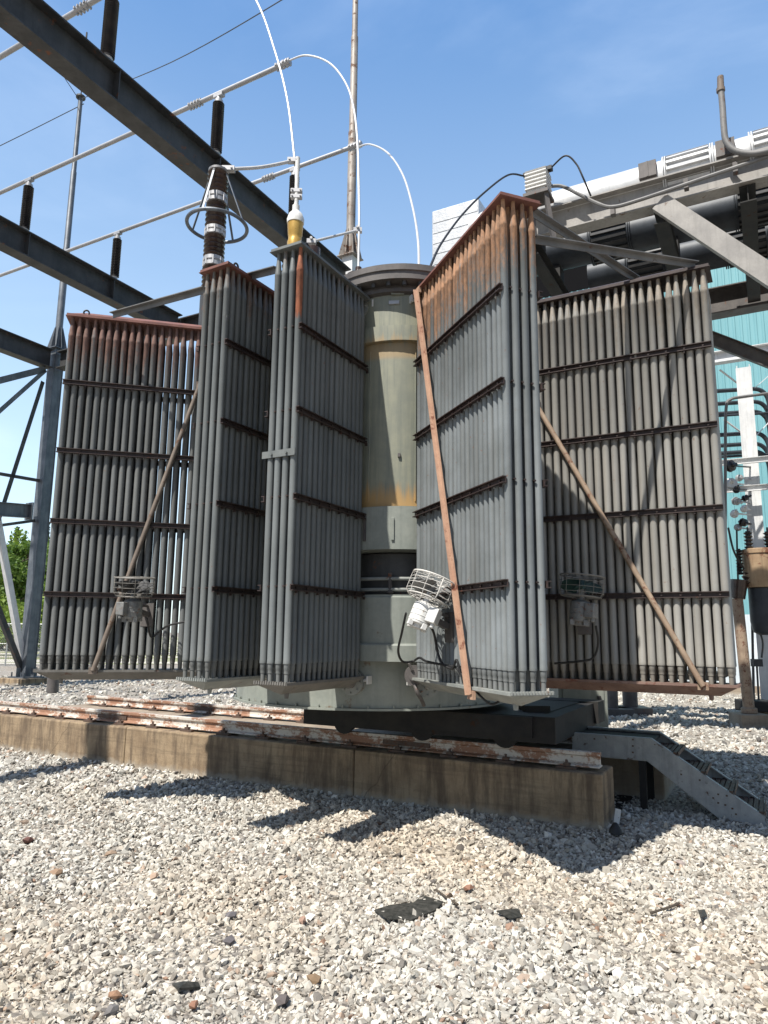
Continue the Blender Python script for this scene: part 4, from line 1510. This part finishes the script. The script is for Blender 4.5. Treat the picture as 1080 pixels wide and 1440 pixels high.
for u, v, zt_, lab in ((0.0, -2.45, 7.68, 'front duct column at the foot of the pale brace, outside the photo'), (3.43, -2.6, 7.36, 'rear duct column at the foot of the dark brace, outside the photo'), (0.12, 2.75, 7.68, 'front duct column hidden behind the orange topped radiator'), (3.43, 2.75, 7.36, 'rear duct column hidden behind the tan radiator')):
    m = MB()
    c = dv(u, v, 0)
    m.ibeam(c, c + Z * zt_, 0.3, 0.28, 0.018, 0.012, V)
    m.obox(c + Z * 0.02, U * 0.25, V * 0.25, Z * 0.02)
    tag(m.build('duct_column', 'steel_grey'), lab, 'duct column', 'columns of the duct frame')
# silver box at the transformer end
M['alu_sheet'] = worn('thin silver sheet', (0.46, 0.48, 0.50), (0.60, 0.61, 0.62), None, 0, 0.38, 0.35, 3.5, 0.2, 0.5)
t_ = thing('duct_enclosure', 'ribbed silver sheet metal box behind the orange topped radiator', 'enclosure', dv(0.4, 3.75, 7.0))
m = MB()
m.obox(dv(0.38, 3.85, 7.85), U * 0.38, V * 0.42, Z * 0.86)
m.build('shell', 'alu_sheet', t_, bevel=0.01)
m = MB()
for k in range(8):
    m.obox(dv(-0.002, 3.85, 7.22 + k * 0.19), U * 0.005, V * 0.402, Z * 0.07)
m.build('rib', 'alu_sheet', t_)
m = MB(); m.obox(dv(0.38, 3.85, 6.0), U * 0.34, V * 0.36, Z * 0.97); m.build('duct_drop', 'alu_sheet', t_)
# ribbed terminal box on a bracket
rb = at(757, 262, 9.75)
t_ = thing('terminal_housing', 'small ribbed grey box with two black cable clamps on top', 'terminal box', rb - Z * 0.3)
m = MB()
e1, e2 = V, U
m.obox(rb, e1 * 0.135, e2 * 0.13, Z * 0.17)
m.build('box', 'cast_white', t_, bevel=0.01)
m = MB()
for k in range(5):
    m.obox(rb + Z * (-0.10 + 0.062 * k), e1 * 0.165, e2 * 0.16, Z * 0.012)
m.build('fin', 'cast_white', t_, bevel=0.004)
m = MB()
m.obox(rb + Z * 0.186, e1 * 0.16, e2 * 0.15, Z * 0.014)
m.build('lid', 'cast_grey', t_)
for s, nm in ((1, 0), (-1, 1)):
    c = rb + e1 * (0.12 * s) + Z * 0.235
    m = MB()
    m.obox(c, e1 * 0.10, e2 * 0.045, Z * 0.03)
    for k in range(3):
        m.cyl(c + e1 * (-0.06 + 0.06 * k) - Z * 0.045, c + e1 * (-0.06 + 0.06 * k) + Z * 0.055, 0.016, 0.016, 6)
    m.build('clamp', 'black', t_)
m = MB()
m.obox(rb - Z * 0.20, e1 * 0.19, e2 * 0.18, Z * 0.025)
m.bar(rb - Z * 0.2 - e1 * 0.13 - e2 * 0.1, rb - Z * 0.95 - e1 * 0.22 - e2 * 0.05, 0.06, 0.09)
m.bar(rb - Z * 0.2 + e1 * 0.12, rb - Z * 0.75 + e1 * 0.1 + e2 * 0.1, 0.06, 0.06)
m.build('bracket', 'steel_brown', t_)
wire('black_cable', [rb + e1 * 0.2 + Z * 0.235, at(715, 246, 9.55), at(682, 270, 9.0), at(650, 302, 8.4), at(622, 340, 7.7), at(608, 368, 7.2), at(603, 384, 6.95)], 0.014, 'black', 'black cable sagging from the ribbed box to the tank rim', 'cable')
m = MB(); q = at(603, 386, 6.95); m.cyl(q - Z * 0.1, q + Z * 0.06, 0.03, 0.03, 10)
tag(m.build('cable_lug', 'steel_dark'), 'small dark cable lug standing on the tank rim', 'cable lug')
wire('black_cable', [rb - e1 * 0.2 + Z * 0.245, at(795, 219, 9.5), at(810, 230, 9.45), at(820, 250, 9.4), at(831, 276, 9.5)], 0.013, 'black', 'short black cable curving from the ribbed box down to the silver duct', 'cable')


def dpl(px, py, off=0.0):
    d = at(px, py, 1) - Vector((0, 0, HC))
    t = ((D0 + U * off) - Vector((0, 0, HC))).dot(U) / d.dot(U)
    return Vector((0, 0, HC)) + d * t


wire('conduit', [dpl(772, 262, -0.2), dpl(790, 262, -0.2), dpl(812, 272, -0.2), dpl(840, 286, -0.2), dpl(862, 291, -0.2), dpl(900, 281, -0.2), dpl(1000, 247, -0.2), dpl(1080, 220, -0.2), dpl(1160, 192, -0.2)], 0.028, 'tie', 'thin grey conduit running along the sunlit duct beam', 'conduit')
t_ = thing('vent_pipe', 'upright pipe with a rusty tip bending along the silver duct', 'pipe', dpl(1013, 205, -0.25))
m = MB(); m.tube(catmull([dpl(1013, 118, -0.25), dpl(1016, 150, -0.25), dpl(1018, 180, -0.25), dpl(1021, 198, -0.25), dpl(1032, 211, -0.25), dpl(1052, 216, -0.25), dpl(1080, 213, -0.25), dpl(1150, 196, -0.25)], 8), 0.042, 14); m.build('pipe', 'tie', t_)
m = MB(); a = dpl(1013, 108, -0.25); b = dpl(1013.5, 127, -0.25); m.cyl(b, a, 0.046, 0.042, 14); m.cyl(b - Z * 0.02, b + Z * 0.03, 0.056, 0.056, 14); m.build('tip', 'brace_dull', t_)
m = MB()
for px, py in ((862, 297), (965, 260), (1034, 237)):
    q = dpl(px, py, -0.16); m.obox(q, V * 0.03, U * 0.05, Z * 0.07)
tag(m.build('conduit_clip', 'steel_brown'), 'clips holding the conduit to the sunlit duct beam', 'conduit clips')
# small vent boxes on the silver duct
for v, lab in ((-0.22, 'brown louvre block on the silver duct by the bent pipe'), (0.80, 'brown louvre block on the silver duct beside the plain length')):
    m = MB(); m.obox(dv(-0.06, v, 8.30), U * 0.05, V * 0.12, Z * 0.12); m.obox(dv(-0.115, v, 8.30), U * 0.004, V * 0.012, Z * 0.12)
    tag(m.build('duct_louvre', 'steel_brown'), lab, 'louvre', 'louvre blocks on the silver duct')

# ---------------------------------------------------------------- teal building
BW = Vector((10.9, 21.0, 0))
t_ = thing('teal_building', 'tall teal ribbed metal building with a pale lower wall', 'building', BW + U * 8)


def ribbed(mb, v0, v1, z0, z1, pitch, depth):
    k = int((v1 - v0) / pitch)
    pts = []
    for i in range(k):
        b = v0 + i * pitch
        pts += [(b, 0), (b + pitch * 0.55, 0), (b + pitch * 0.65, -depth), (b + pitch * 0.9, -depth)]
    pts.append((v1, 0))
    vs = [BW + V * v + U * u + Z * z0 for v, u in pts] + [BW + V * v + U * u + Z * z1 for v, u in pts]
    kk = len(pts)
    mb.add(vs, [(i, kk + i, kk + i + 1, i + 1) for i in range(kk - 1)])


m = MB(); ribbed(m, -12, 7.9, 2.3, 13.6, 0.2, 0.02); m.build('upper_wall', 'teal', t_)
m = MB(); m.obox(BW + V * -2.05 + Z * 14.85, U * 0.03, V * 9.92, Z * 1.249); m.build('black_band', 'flat_black', t_)  # plain black strip above the teal cladding
m = MB(); ribbed(m, -12, 7.9, 0.25, 2.2999, 0.2, 0.02); m.build('lower_wall', 'white_clad', t_)
m = MB(); m.obox(BW + V * -2.05 + U * 7.55 + Z * 8.05, U * 7.5, V * 9.9, Z * 8.04); m.build('side_wall', 'teal', t_)
m = MB(); m.obox(BW + V * -2.05 + U * 7.62 + Z * 16.2, U * 7.6, V * 9.95, Z * 0.1); m.build('roof', 'white_clad', t_)
m = MB(); m.obox(BW + V * -2.05 + U * 0.02 + Z * 0.12, U * 0.10, V * 9.95, Z * 0.13); m.build('footing', 'concrete_pad', t_)

# ---------------------------------------------------------------- switchyard rack at right
t_ = thing('rack_column', 'white galvanised rack column with cross arms before the teal building', 'rack column', (7.69, 14.5, 0))
cx = Vector((7.69, 14.5, 0))
m = MB(); m.ibeam(cx, cx + Z * 7.35, 0.26, 0.30, 0.02, 0.014, V); m.obox(cx - U * 0.140 + Z * 3.7, U * 0.006, V * 0.145, Z * 3.6); m.build('shaft', 'galv_white', t_)
for y in (648, 687):
    p = at(1052, y, 14.2)
    m = MB(); m.channel(p + V * 0.75, p - V * 1.6, 0.12, 0.06, 0.01); m.build('cross_arm', 'galv_white', t_)
p = at(1050, 497, 14.6)
m = MB(); m.ibeam(p + V * 2.2, p - V * 2.5, 0.26, 0.2, 0.016, 0.012); m.build('top_beam', 'galv_white', t_)
for a, b in (((1012, 520), (1045, 545)), ((1062, 545), (1085, 525)), ((1018, 590), (1045, 610)), ((1064, 612), (1085, 590))):
    m = MB(); m.bar(at(*a, 15.0), at(*b, 15.0), 0.06, 0.012); m.build('lattice_bar', 'galv_white', t_)
m = MB(); m.obox(cx + Z * 0.1, U * 0.45, V * 0.45, Z * 0.12); m.build('footing', 'concrete', t_, bevel=0.02)
for i, y in enumerate((549, 567, 581, 584, 611, 626, 637, 642)):
    bend = i % 2
    Yc = 15.6 + 0.25 * (i % 3)
    pts = [at(1008, y + 1, Yc), at(1040, y - 1, Yc), at(1062, y - 2, Yc)]
    pts += [at(1074, y + 3, Yc), at(1081, y + 16, Yc), at(1084, y + 45, Yc)] if i not in (3, 7) else [at(1090, y - 4, Yc)]
    wire('bus_conduit', pts, 0.05 if i not in (3, 7) else 0.03, 'dark_duct_shade', ['uppermost', 'second', 'third', 'fourth thin', 'fifth', 'sixth', 'seventh', 'lowest thin'][i] + ' dark conduit from the top behind the white rack column', 'conduit', 6)['group'] = 'dark conduits behind the rack column'
m = MB(); m.tube(catmull([at(1020, 800, 13.2), at(1020, 640, 13.2), at(1021, 575, 13.2), at(1027, 562, 13.2), at(1045, 558, 13.2), at(1090, 552, 13.2)], 6), 0.03, 8)
tag(m.build('goose_neck_pipe', 'tie'), 'thin grey pipe bending right beside the tan radiator edge', 'pipe')
# string of insulators and fittings between the radiator and the column
k = 0
for px, py, r, mat in ((1028, 655, 0.17, 'porcelain'), (1028, 680, 0.18, 'white_paint'), (1040, 672, 0.10, 'alu'), (1036, 705, 0.12, 'alu'), (1047, 715, 0.10, 'white_paint'), (1033, 722, 0.11, 'white_paint'), (1046, 735, 0.12, 'porcelain'), (1038, 742, 0.10, 'alu'), (1036, 688, 0.09, 'porcelain'), (1049, 700, 0.09, 'porcelain')):
    q = at(px, py, 13.8 + 0.15 * (k % 4))
    m = MB()
    ax = Vector((0.4 * math.cos(k * 2.1), -1, 0.5 * math.sin(k * 1.7)))
    r *= 0.72; m.lathe([(r * 0.3, -0.12), (r * 0.35, -0.07), (r, -0.05), (r * 1.02, -0.035), (r * 0.4, -0.02), (r * 0.4, 0.0), (r * 0.92, 0.015), (r * 0.92, 0.03), (r * 0.35, 0.05), (r * 0.3, 0.13)], q, 14, True, ax)
    m.bar(q, at(1056, py + 2, 14.4), 0.03, 0.03)
    tag(m.build('cap_insulator', mat), ['round dark insulator disc, topmost of the cluster', 'round white insulator disc below the dark one', 'small grey fitting beside the white disc', 'grey fitting low in the cluster by the column', 'small white disc touching the column', 'white disc nearest the radiator edge', 'dark disc low in the insulator cluster', 'lowest grey fitting of the insulator cluster', 'small dark disc just under the white one', 'small dark disc against the column'][k], 'insulator', 'insulator cluster at the rack column')
    k += 1
# rusty can transformer on the column
can = at(1069, 800, 13.6)
t_ = thing('voltage_transformer', 'tan rusted can transformer with two ribbed bushings on the rack column', 'transformer can', can - Z * 0.5)
m = MB(); r = 0.31; m.lathe([(r * 0.97, -0.36), (r, -0.34), (r, 0.28), (r * 1.06, 0.285), (r * 1.06, 0.36), (r * 0.9, 0.38)], can, 32); m.build('can', 'tan_can', t_)
m = MB(); m.lathe([(0.10, -1.25), (0.2, -1.2), (0.24, -1.0), (0.24, -0.37)], can, 28); m.build('lower_tank', 'dark_duct_shade', t_)
for dx in (-0.21, 0.17):
    m = MB(); m.lathe(shed_prof(0.38, 0.72, 5, 0.05, 0.085), can + Vector((dx, -0.05, 0)), 16); m.cyl(can + Vector((dx, -0.05, 0.7)), can + Vector((dx, -0.05, 0.8)), 0.02, 0.02, 8); m.build('bushing', 'porcelain', t_)
m = MB(); m.bar(can + Z * -0.1, at(1058, 800, 14.4), 0.2, 0.1); m.build('hanger', 'galv_white', t_)
# post with footing
pp = Vector((6.81, 13.58, 0))
t_ = thing('support_post', 'rusty round post on a concrete block beside the tan radiator', 'post', pp)
m = MB(); ptop = at(1042, 842, 13.58); m.cyl(pp + Z * 0.25, Vector((pp.x - 0.07, pp.y, ptop.z)), 0.10, 0.10, 16); m.lathe([(0.14, 0.25), (0.14, 0.33), (0.11, 0.35)], pp, 16); m.build('shaft', 'brace_tan', t_)
m = MB(); m.obox(pp + Z * 0.11, (0.27, 0, 0), (0, 0.27, 0), (0, 0, 0.13)); m.build('footing', 'concrete_pad', t_, bevel=0.02)
q = Vector((pp.x - 0.06, pp.y, ptop.z))
m = MB()
m.cyl(q, q + Vector((0.05, 0, 0.35)), 0.13, 0.16, 14)
m.lathe(shed_prof(0.3, 0.7, 5, 0.06, 0.12), q + Vector((0.05, 0, 0)), 14, True, (0.45, 0, 1))
m.build('cable_head', 'porcelain_brown', t_)
t_ = thing('operating_rod', 'thin dark operating rods hanging beside the white rack column', 'operating rod', at(1065, 990, 14))
m = MB()
m.cyl(at(1060, 985, 14.0), at(1057, 835, 14.0), 0.025, 0.025, 8); m.cyl(at(1067, 985, 14.1), at(1064, 930, 14.1), 0.02, 0.02, 8)
m.build('rod', 'steel_dark', t_)
m = MB()
q = at(1064, 932, 14.0); m.obox(q, (0.09, 0, 0), (0, 0.06, 0), (0, 0, 0.07)); m.tube(catmull([at(1060, 870, 14.0), at(1072, 900, 14.0), at(1071, 925, 14.0)], 5), 0.018, 6)
m.build('crank', 'steel_dark', t_)
m = MB(); m.obox(at(1062, 992, 14.0), (0.28, 0, 0), (0, 0.25, 0), (0, 0, 0.10)); m.build('footing', 'dark', t_, bevel=0.02)
wire('drop_wire', [at(1024, 742, 13.4), at(1032, 775, 13.4), at(1046, 800, 13.5)], 0.02, 'black', 'dark slanting wire from the insulator cluster to the rusted can', 'wire')
wire('drop_wire', [at(1036, 745, 13.6), at(1037, 790, 13.6), at(1039, 845, 13.6)], 0.018, 'black', 'dark hanging wire beside the radiator edge', 'wire')
m = MB(); m.lathe(shed_prof(-0.25, 0.25, 8, 0.03, 0.07), at(1040, 790, 13.6), 12)
tag(m.build('stick_insulator', 'porcelain'), 'small dark ribbed insulator on the hanging wire', 'insulator')
# posts seen under the tan radiator
for px, y, Yc, w, lab in ((862, 1006, 15.4, 0.12, 'thinner dark short post seen under the tan radiator'), (887, 1004, 15.7, 0.16, 'thicker dark short post seen under the tan radiator')):
    b = at(px, y, Yc); b.z = 0
    m = MB(); m.cyl(b, b + Z * 3.0, w, w, 12); m.obox(b + Z * 0.06, (0.35, 0, 0), (0, 0.35, 0), (0, 0, 0.08))
    tag(m.build('yard_post', 'steel_brown'), lab, 'post', 'short posts under the tan radiator')
b = at(74, 968, 19.2); b.z = 0
m = MB(); m.cyl(b, b + Z * 0.75, 0.15, 0.15, 14); m.cyl(b + Z * 0.7, b + Z * 0.78, 0.2, 0.2, 14)
tag(m.build('yard_post', 'steel_brown'), 'dull brown stub post below the red topped radiator', 'post')
t_ = thing('control_cabinet', 'grey control cabinet behind the tank under the tan radiator', 'cabinet', (2.55, 9.1, 0))
m = MB(); m.box(2.15, 2.75, 8.9, 9.4, 0.35, 1.35); m.build('box', 'tank_grey', t_, bevel=0.01)
m = MB(); m.box(2.2, 2.7, 8.885, 8.899, 0.42, 1.28); d_ = m.build('door', 'tank_grey', t_)
m = MB(); m.box(2.62, 2.66, 8.865, 8.884, 0.8, 0.9); m.build('handle', 'steel_dark', d_)
m = MB(); m.box(2.2, 2.7, 8.95, 9.35, 0.0, 0.349); m.build('plinth_block', 'dark', t_)

# ---------------------------------------------------------------- stair
SF = Vector((3.33, 6.55, 0))
SU0, SU1 = (SF - W0).dot(U), (SF - W0).dot(U) + 0.62


def svz(px, py):
    d = at(px, py, 1) - Vector((0, 0, HC))
    k = (SF - Vector((0, 0, HC))).dot(U) / d.dot(U)
    q = Vector((0, 0, HC)) + d * k
    return (q - W0).dot(V), q.z


t_ = thing('steel_stair', 'short grey steel stair with a level landing beside the plinth end', 'stair', uv((SU0 + SU1) / 2, -0.4, 0))
prof = [svz(*q) for q in ((805, 1035), (915, 1036.5), (1075, 1150), (1078, 1163), (1030, 1165), (910, 1066), (805, 1063))]
zl = (prof[0][1] + prof[1][1]) / 2
prof[0], prof[1] = (prof[0][0], zl), (prof[1][0], zl)
zl2 = (prof[5][1] + prof[6][1]) / 2
prof[5], prof[6] = (prof[5][0], zl2), (prof[6][0], zl2)
for uu, sg in ((SU0, 1), (SU1, -1)):
    m = MB()
    k = len(prof)
    vs = [uv(uu, v, z) for v, z in prof] + [uv(uu + 0.010, v, z) for v, z in prof]
    m.add(vs, [tuple(range(k)), tuple(range(2 * k - 1, k - 1, -1))] + [(i, i + k, (i + 1) % k + k, (i + 1) % k) for i in range(k)])
    for a, b, up in ((0, 1, 1), (1, 2, 1), (6, 5, -1), (5, 4, -1)):
        p, q = uv(uu + 0.005 + 0.028 * sg, *prof[a]), uv(uu + 0.005 + 0.028 * sg, *prof[b])
        m.bar(p + Z * 0.004 * up, q + Z * 0.004 * up, 0.055, 0.011)
    m.build('stringer', 'stair', t_)
v0_, z0_ = prof[1]
v1_, z1_ = prof[2]
for i in range(4):
    f = (i + 0.42) / 4.0
    v, z = v0_ + (v1_ - v0_) * f, z0_ + (z1_ - z0_) * f - 0.05
    m = MB()
    for j in range(6):
        c = uv((SU0 + SU1) / 2 + 0.005, v - 0.11 + j * 0.045, z)
        m.obox(c, U * ((SU1 - SU0) / 2 - 0.008), V * 0.016, Z * 0.011)
    m.obox(uv((SU0 + SU1) / 2 + 0.005, v - 0.139, z - 0.003), U * ((SU1 - SU0) / 2 - 0.008), V * 0.0035, Z * 0.017)
    m.build('tread', 'tread', t_)
m = MB()
m.obox(uv((SU0 + SU1) / 2 + 0.005, (prof[0][0] + v0_) / 2, zl - 0.035), U * ((SU1 - SU0) / 2 - 0.008), V * ((prof[0][0] - v0_) / 2), Z * 0.015)
m.build('landing', 'dark', t_)
for v in (v0_ + 0.1, prof[0][0] - 0.06):
    for u in (SU0 + 0.08, SU1 - 0.08):
        m = MB()
        m.obox(uv(u, v, (zl - 0.05) / 2), U * 0.03, V * 0.03, Z * ((zl - 0.052) / 2))
        m.build('leg', 'dark', t_)
m = MB()
for px, py in ((1003, 1125), (1010, 1132), (1022, 1122), (1030, 1140), (1035, 1148), (1010, 1120), (1020, 1135), (958, 1092), (984, 1100), (890, 1043), (890, 1052), (890, 1061), (836, 1042)):
    v, z = svz(px, py - 3)
    m.obox(uv(SU0 - 0.002, v, z), V * 0.008, U * 0.002, Z * 0.007)
m.build('rust_spot', 'tread', t_)

# ---------------------------------------------------------------- fence and trees at left
t_ = thing('wire_fence', 'chain link fence on thin posts across the far left', 'fence', (-22, 33.2, 0))
FX0, FX1, FY = -36.0, -11.0, 33.2
m = MB()
for k in range(9):
    x = FX0 + (FX1 - FX0) * k / 8
    m.cyl((x, FY, 0), (x, FY, 1.95), 0.035, 0.035, 8)
m.cyl((FX0, FY, 1.9), (FX1, FY, 1.9), 0.024, 0.024, 6)
m.cyl((FX0, FY, 1.0), (FX1, FY, 1.0), 0.018, 0.018, 6)
m.build('post_and_rail', 'chain', t_)
m = MB()
st = 0.11
k = int((FX1 - FX0) / st)
for i in range(-17, k):
    for s in (1, -1):
        x0 = FX0 + i * st if s > 0 else FX0 + (i + 17) * st
        x1 = x0 + s * 1.85
        if x0 < FX0 or x1 > FX1 or x1 < FX0 or x0 > FX1:
            continue
        m.cyl((x0, FY + 0.03 * s, 0.04), (x1, FY + 0.03 * s, 1.89), 0.0045, 0.0045, 3, False)
m.build('wire_mesh', 'chain', t_)


def tree(x, y, h, w, mat, label, conifer=False, seed=0):
    r = np.random.default_rng(seed)
    t = thing('tree', label, 'tree', (x, y, 0), group='trees beyond the fence')
    m = MB()
    m.tube([(x, y, -0.1), (x + r.normal(0, .1), y, h * 0.35), (x + r.normal(0, .2), y, h * 0.7), (x, y, h * 0.92)], [0.02 * h, 0.016 * h, 0.009 * h, 0.003 * h], 8)
    for k in range(7):
        z = h * (0.25 + 0.09 * k)
        a = r.uniform(0, 6.28)
        L = w * (0.55 if not conifer else 0.4) * (1 - 0.5 * k / 7)
        m.tube([(x, y, z), (x + math.cos(a) * L * .5, y + math.sin(a) * L * .5, z + L * .3), (x + math.cos(a) * L, y + math.sin(a) * L, z + L * .5)], [0.007 * h, 0.005 * h, 0.002 * h], 5)
    m.build('trunk', 'bark', t)
    pts = []
    if conifer:
        nn = 1100
        f = r.uniform(0.08, 1, nn) ** 0.8
        rad = (1 - f) * w * 0.5 * (0.75 + 0.35 * np.sin(f * 40)) * np.sqrt(r.uniform(0.15, 1, nn)) + 0.05
        a = r.uniform(0, 6.28, nn)
        pts = np.stack([np.cos(a) * rad, np.sin(a) * rad, f * h], 1)
        sz = 0.22
    else:
        cl = 26
        cc = np.stack([r.normal(0, w * 0.22, cl), r.normal(0, w * 0.22, cl), r.uniform(0.2, 0.95, cl) * h], 1)
        cr = r.uniform(0.10, 0.2, cl) * w * (1.25 - np.abs(cc[:, 2] / h - 0.5))
        cc[:, :2] *= (1.35 - 1.0 * (cc[:, 2] / h) ** 2)[:, None]
        nn = 2100
        i = r.integers(0, cl, nn)
        d = r.normal(size=(nn, 3)); d /= np.linalg.norm(d, axis=1)[:, None]
        pts = cc[i] + d * (cr[i] * r.uniform(0.35, 1.05, nn) ** 0.5)[:, None] * np.array([1, 1, 0.85])
        sz = 0.17
    nrm = r.normal(size=(len(pts), 3)); nrm[:, 2] += 0.5
    nrm /= np.linalg.norm(nrm, axis=1)[:, None]
    tq = np.cross(nrm, r.normal(size=(len(pts), 3))); tq /= np.linalg.norm(tq, axis=1)[:, None]
    bq = np.cross(nrm, tq)
    s = (sz * r.uniform(0.6, 1.4, len(pts)))[:, None]
    base = np.array([x, y, 0.0])
    Q = np.stack([pts + base - tq * s, pts + base + bq * s * 0.6, pts + base + tq * s, pts + base - bq * s * 0.6], 1).reshape(-1, 3)
    m = MB()
    m.v = [Vector(q) for q in Q]
    m.f = [(4 * i, 4 * i + 1, 4 * i + 2, 4 * i + 3) for i in range(len(pts))]
    m.s = [False] * len(m.f)
    m.build('crown', mat, t)


k = 0
TL = [('bright green bushy tree', 'leaf_a', False), ('mid green leafy tree', 'leaf_b', False), ('dark pointed spruce tree', 'leaf_c', True)]
for i, (px, Yt, h, w, kind) in enumerate(((-22, 58, 8.6, 6, 1), (4, 61, 9.6, 6, 0), (13, 55, 8.4, 5, 1), (22, 66, 10.8, 6, 0), (30, 58, 9.2, 5.5, 1), (41, 68, 10.6, 5, 0), (50, 57, 8.6, 5, 1), (60, 63, 10.0, 6, 0), (72, 60, 9.6, 6, 1),
                                              (10, 72, 12.0, 3.2, 2), (36, 74, 12.6, 3.4, 2), (53, 72, 12.6, 3.4, 2), (66, 73, 12.2, 3.4, 2), (62, 44, 4.6, 4.5, 0), (25, 47, 3.6, 4.0, 0), (88, 62, 10, 6, 0), (110, 64, 10, 6, 1), (-50, 60, 9, 6, 0))):
    X = at(px, 890, Yt).x
    nm, mt, con = TL[kind]
    where = ['at the far left edge behind the fence', 'second from the left edge, behind the braces', 'just right of the pale strut', 'between the strut and the gantry column', 'left of the gantry column foot', 'hidden in part by the gantry column', 'behind the gantry column', 'right of the gantry column', 'just left of the leftmost radiator',
             'rising over the trees at the left edge', 'rising over the trees left of the column', 'rising above the trees behind the gantry column', 'rising between the column and the leftmost radiator', 'low and near the fence right of the column', 'low and near the fence left of the column', 'hidden behind the leftmost radiator', 'further right behind the leftmost radiator', 'outside the left edge of the photo'][i]
    tree(X, Yt, h, w, mt, nm + ' ' + where, con, i + 3)

# ---------------------------------------------------------------- sun, sky, camera
sun_dir = Vector((0.408, 0.482, -1.0)).normalized()
ld = bpy.data.lights.new('sun', 'SUN')
ld.energy = 5.0
ld.angle = math.radians(0.53)
ld.color = (1.0, 0.955, 0.88)
lo = bpy.data.objects.new('sun', ld)
lo.rotation_euler = sun_dir.to_track_quat('-Z', 'Y').to_euler()
lo.location = (-8, -8, 20)
COL.objects.link(lo)

w = bpy.data.worlds.new('World')
SC.world = w
w.use_nodes = True
t = w.node_tree
t.nodes.clear()
out = t.nodes.new('ShaderNodeOutputWorld')
bg = t.nodes.new('ShaderNodeBackground')
sky = t.nodes.new('ShaderNodeTexSky')
sky.sky_type = 'NISHITA'
sky.sun_disc = False
sky.sun_elevation = math.asin(-sun_dir.z)
sky.sun_rotation = math.atan2(-sun_dir.x, -sun_dir.y)
sky.air_density = 1.0
sky.dust_density = 0.6
sky.ozone_density = 1.6
tc = t.nodes.new('ShaderNodeTexCoord')
mp = t.nodes.new('ShaderNodeMapping')
mp.inputs['Scale'].default_value = (1.2, 1.2, 3.2)
mp.inputs['Rotation'].default_value = (0.2, 0.5, 0.3)
t.links.new(tc.outputs['Generated'], mp.inputs['Vector'])
nz = t.nodes.new('ShaderNodeTexNoise')
nz.inputs['Scale'].default_value = 1.7
nz.inputs['Detail'].default_value = 7
nz.inputs['Roughness'].default_value = 0.52
nz.inputs['Distortion'].default_value = 0.4
t.links.new(mp.outputs[0], nz.inputs['Vector'])
cm = math_(t, 'MULTIPLY', ramp(t, nz.outputs[0], 0.44, 0.8), 0.2)
sx = t.nodes.new('ShaderNodeSeparateXYZ')
t.links.new(tc.outputs['Generated'], sx.inputs[0])
el = ramp(t, sx.outputs[2], 0.0, 0.75, False)
veil = mixc(t, el, (6.2, 7.7, 8.2), (0.5, 1.8, 4.3))
hz = t.nodes.new('ShaderNodeMix'); hz.data_type = 'RGBA'; hz.blend_type = 'ADD'; t.links.new(ramp(t, sx.outputs[1], -0.35, 0.45), hz.inputs['Factor'])
t.links.new(sky.outputs[0], hz.inputs[6]); t.links.new(veil, hz.inputs[7])
skyc = mixc(t, cm, hz.outputs[2], (14.0, 15.5, 17.5))
t.links.new(skyc, bg.inputs['Color'])
bg.inputs['Strength'].default_value = 0.07
t.links.new(bg.outputs[0], out.inputs[0])

cd = bpy.data.cameras.new('camera')
cd.sensor_fit = 'VERTICAL'
cd.sensor_height = 36.0
cd.sensor_width = 27.0
cd.lens = FPX / 1440.0 * 36.0
cd.clip_start = 0.05
cd.clip_end = 5000
co = bpy.data.objects.new('camera', cd)
Mx = Matrix.Translation((0, 0, HC)) @ Matrix.Rotation(PI / 2 + PITCH, 4, 'X') @ Matrix.Rotation(ROLL, 4, 'Z')
co.matrix_world = Mx
COL.objects.link(co)
SC.camera = co

SC.view_settings.view_transform = 'Standard'
SC.view_settings.look = 'None'
SC.view_settings.exposure = 0.56
SC.view_settings.gamma = 1.0
SC.render.engine = 'CYCLES'
SC.cycles.max_bounces = 6
SC.cycles.diffuse_bounces = 2
SC.cycles.glossy_bounces = 3
SC.cycles.use_denoising = True
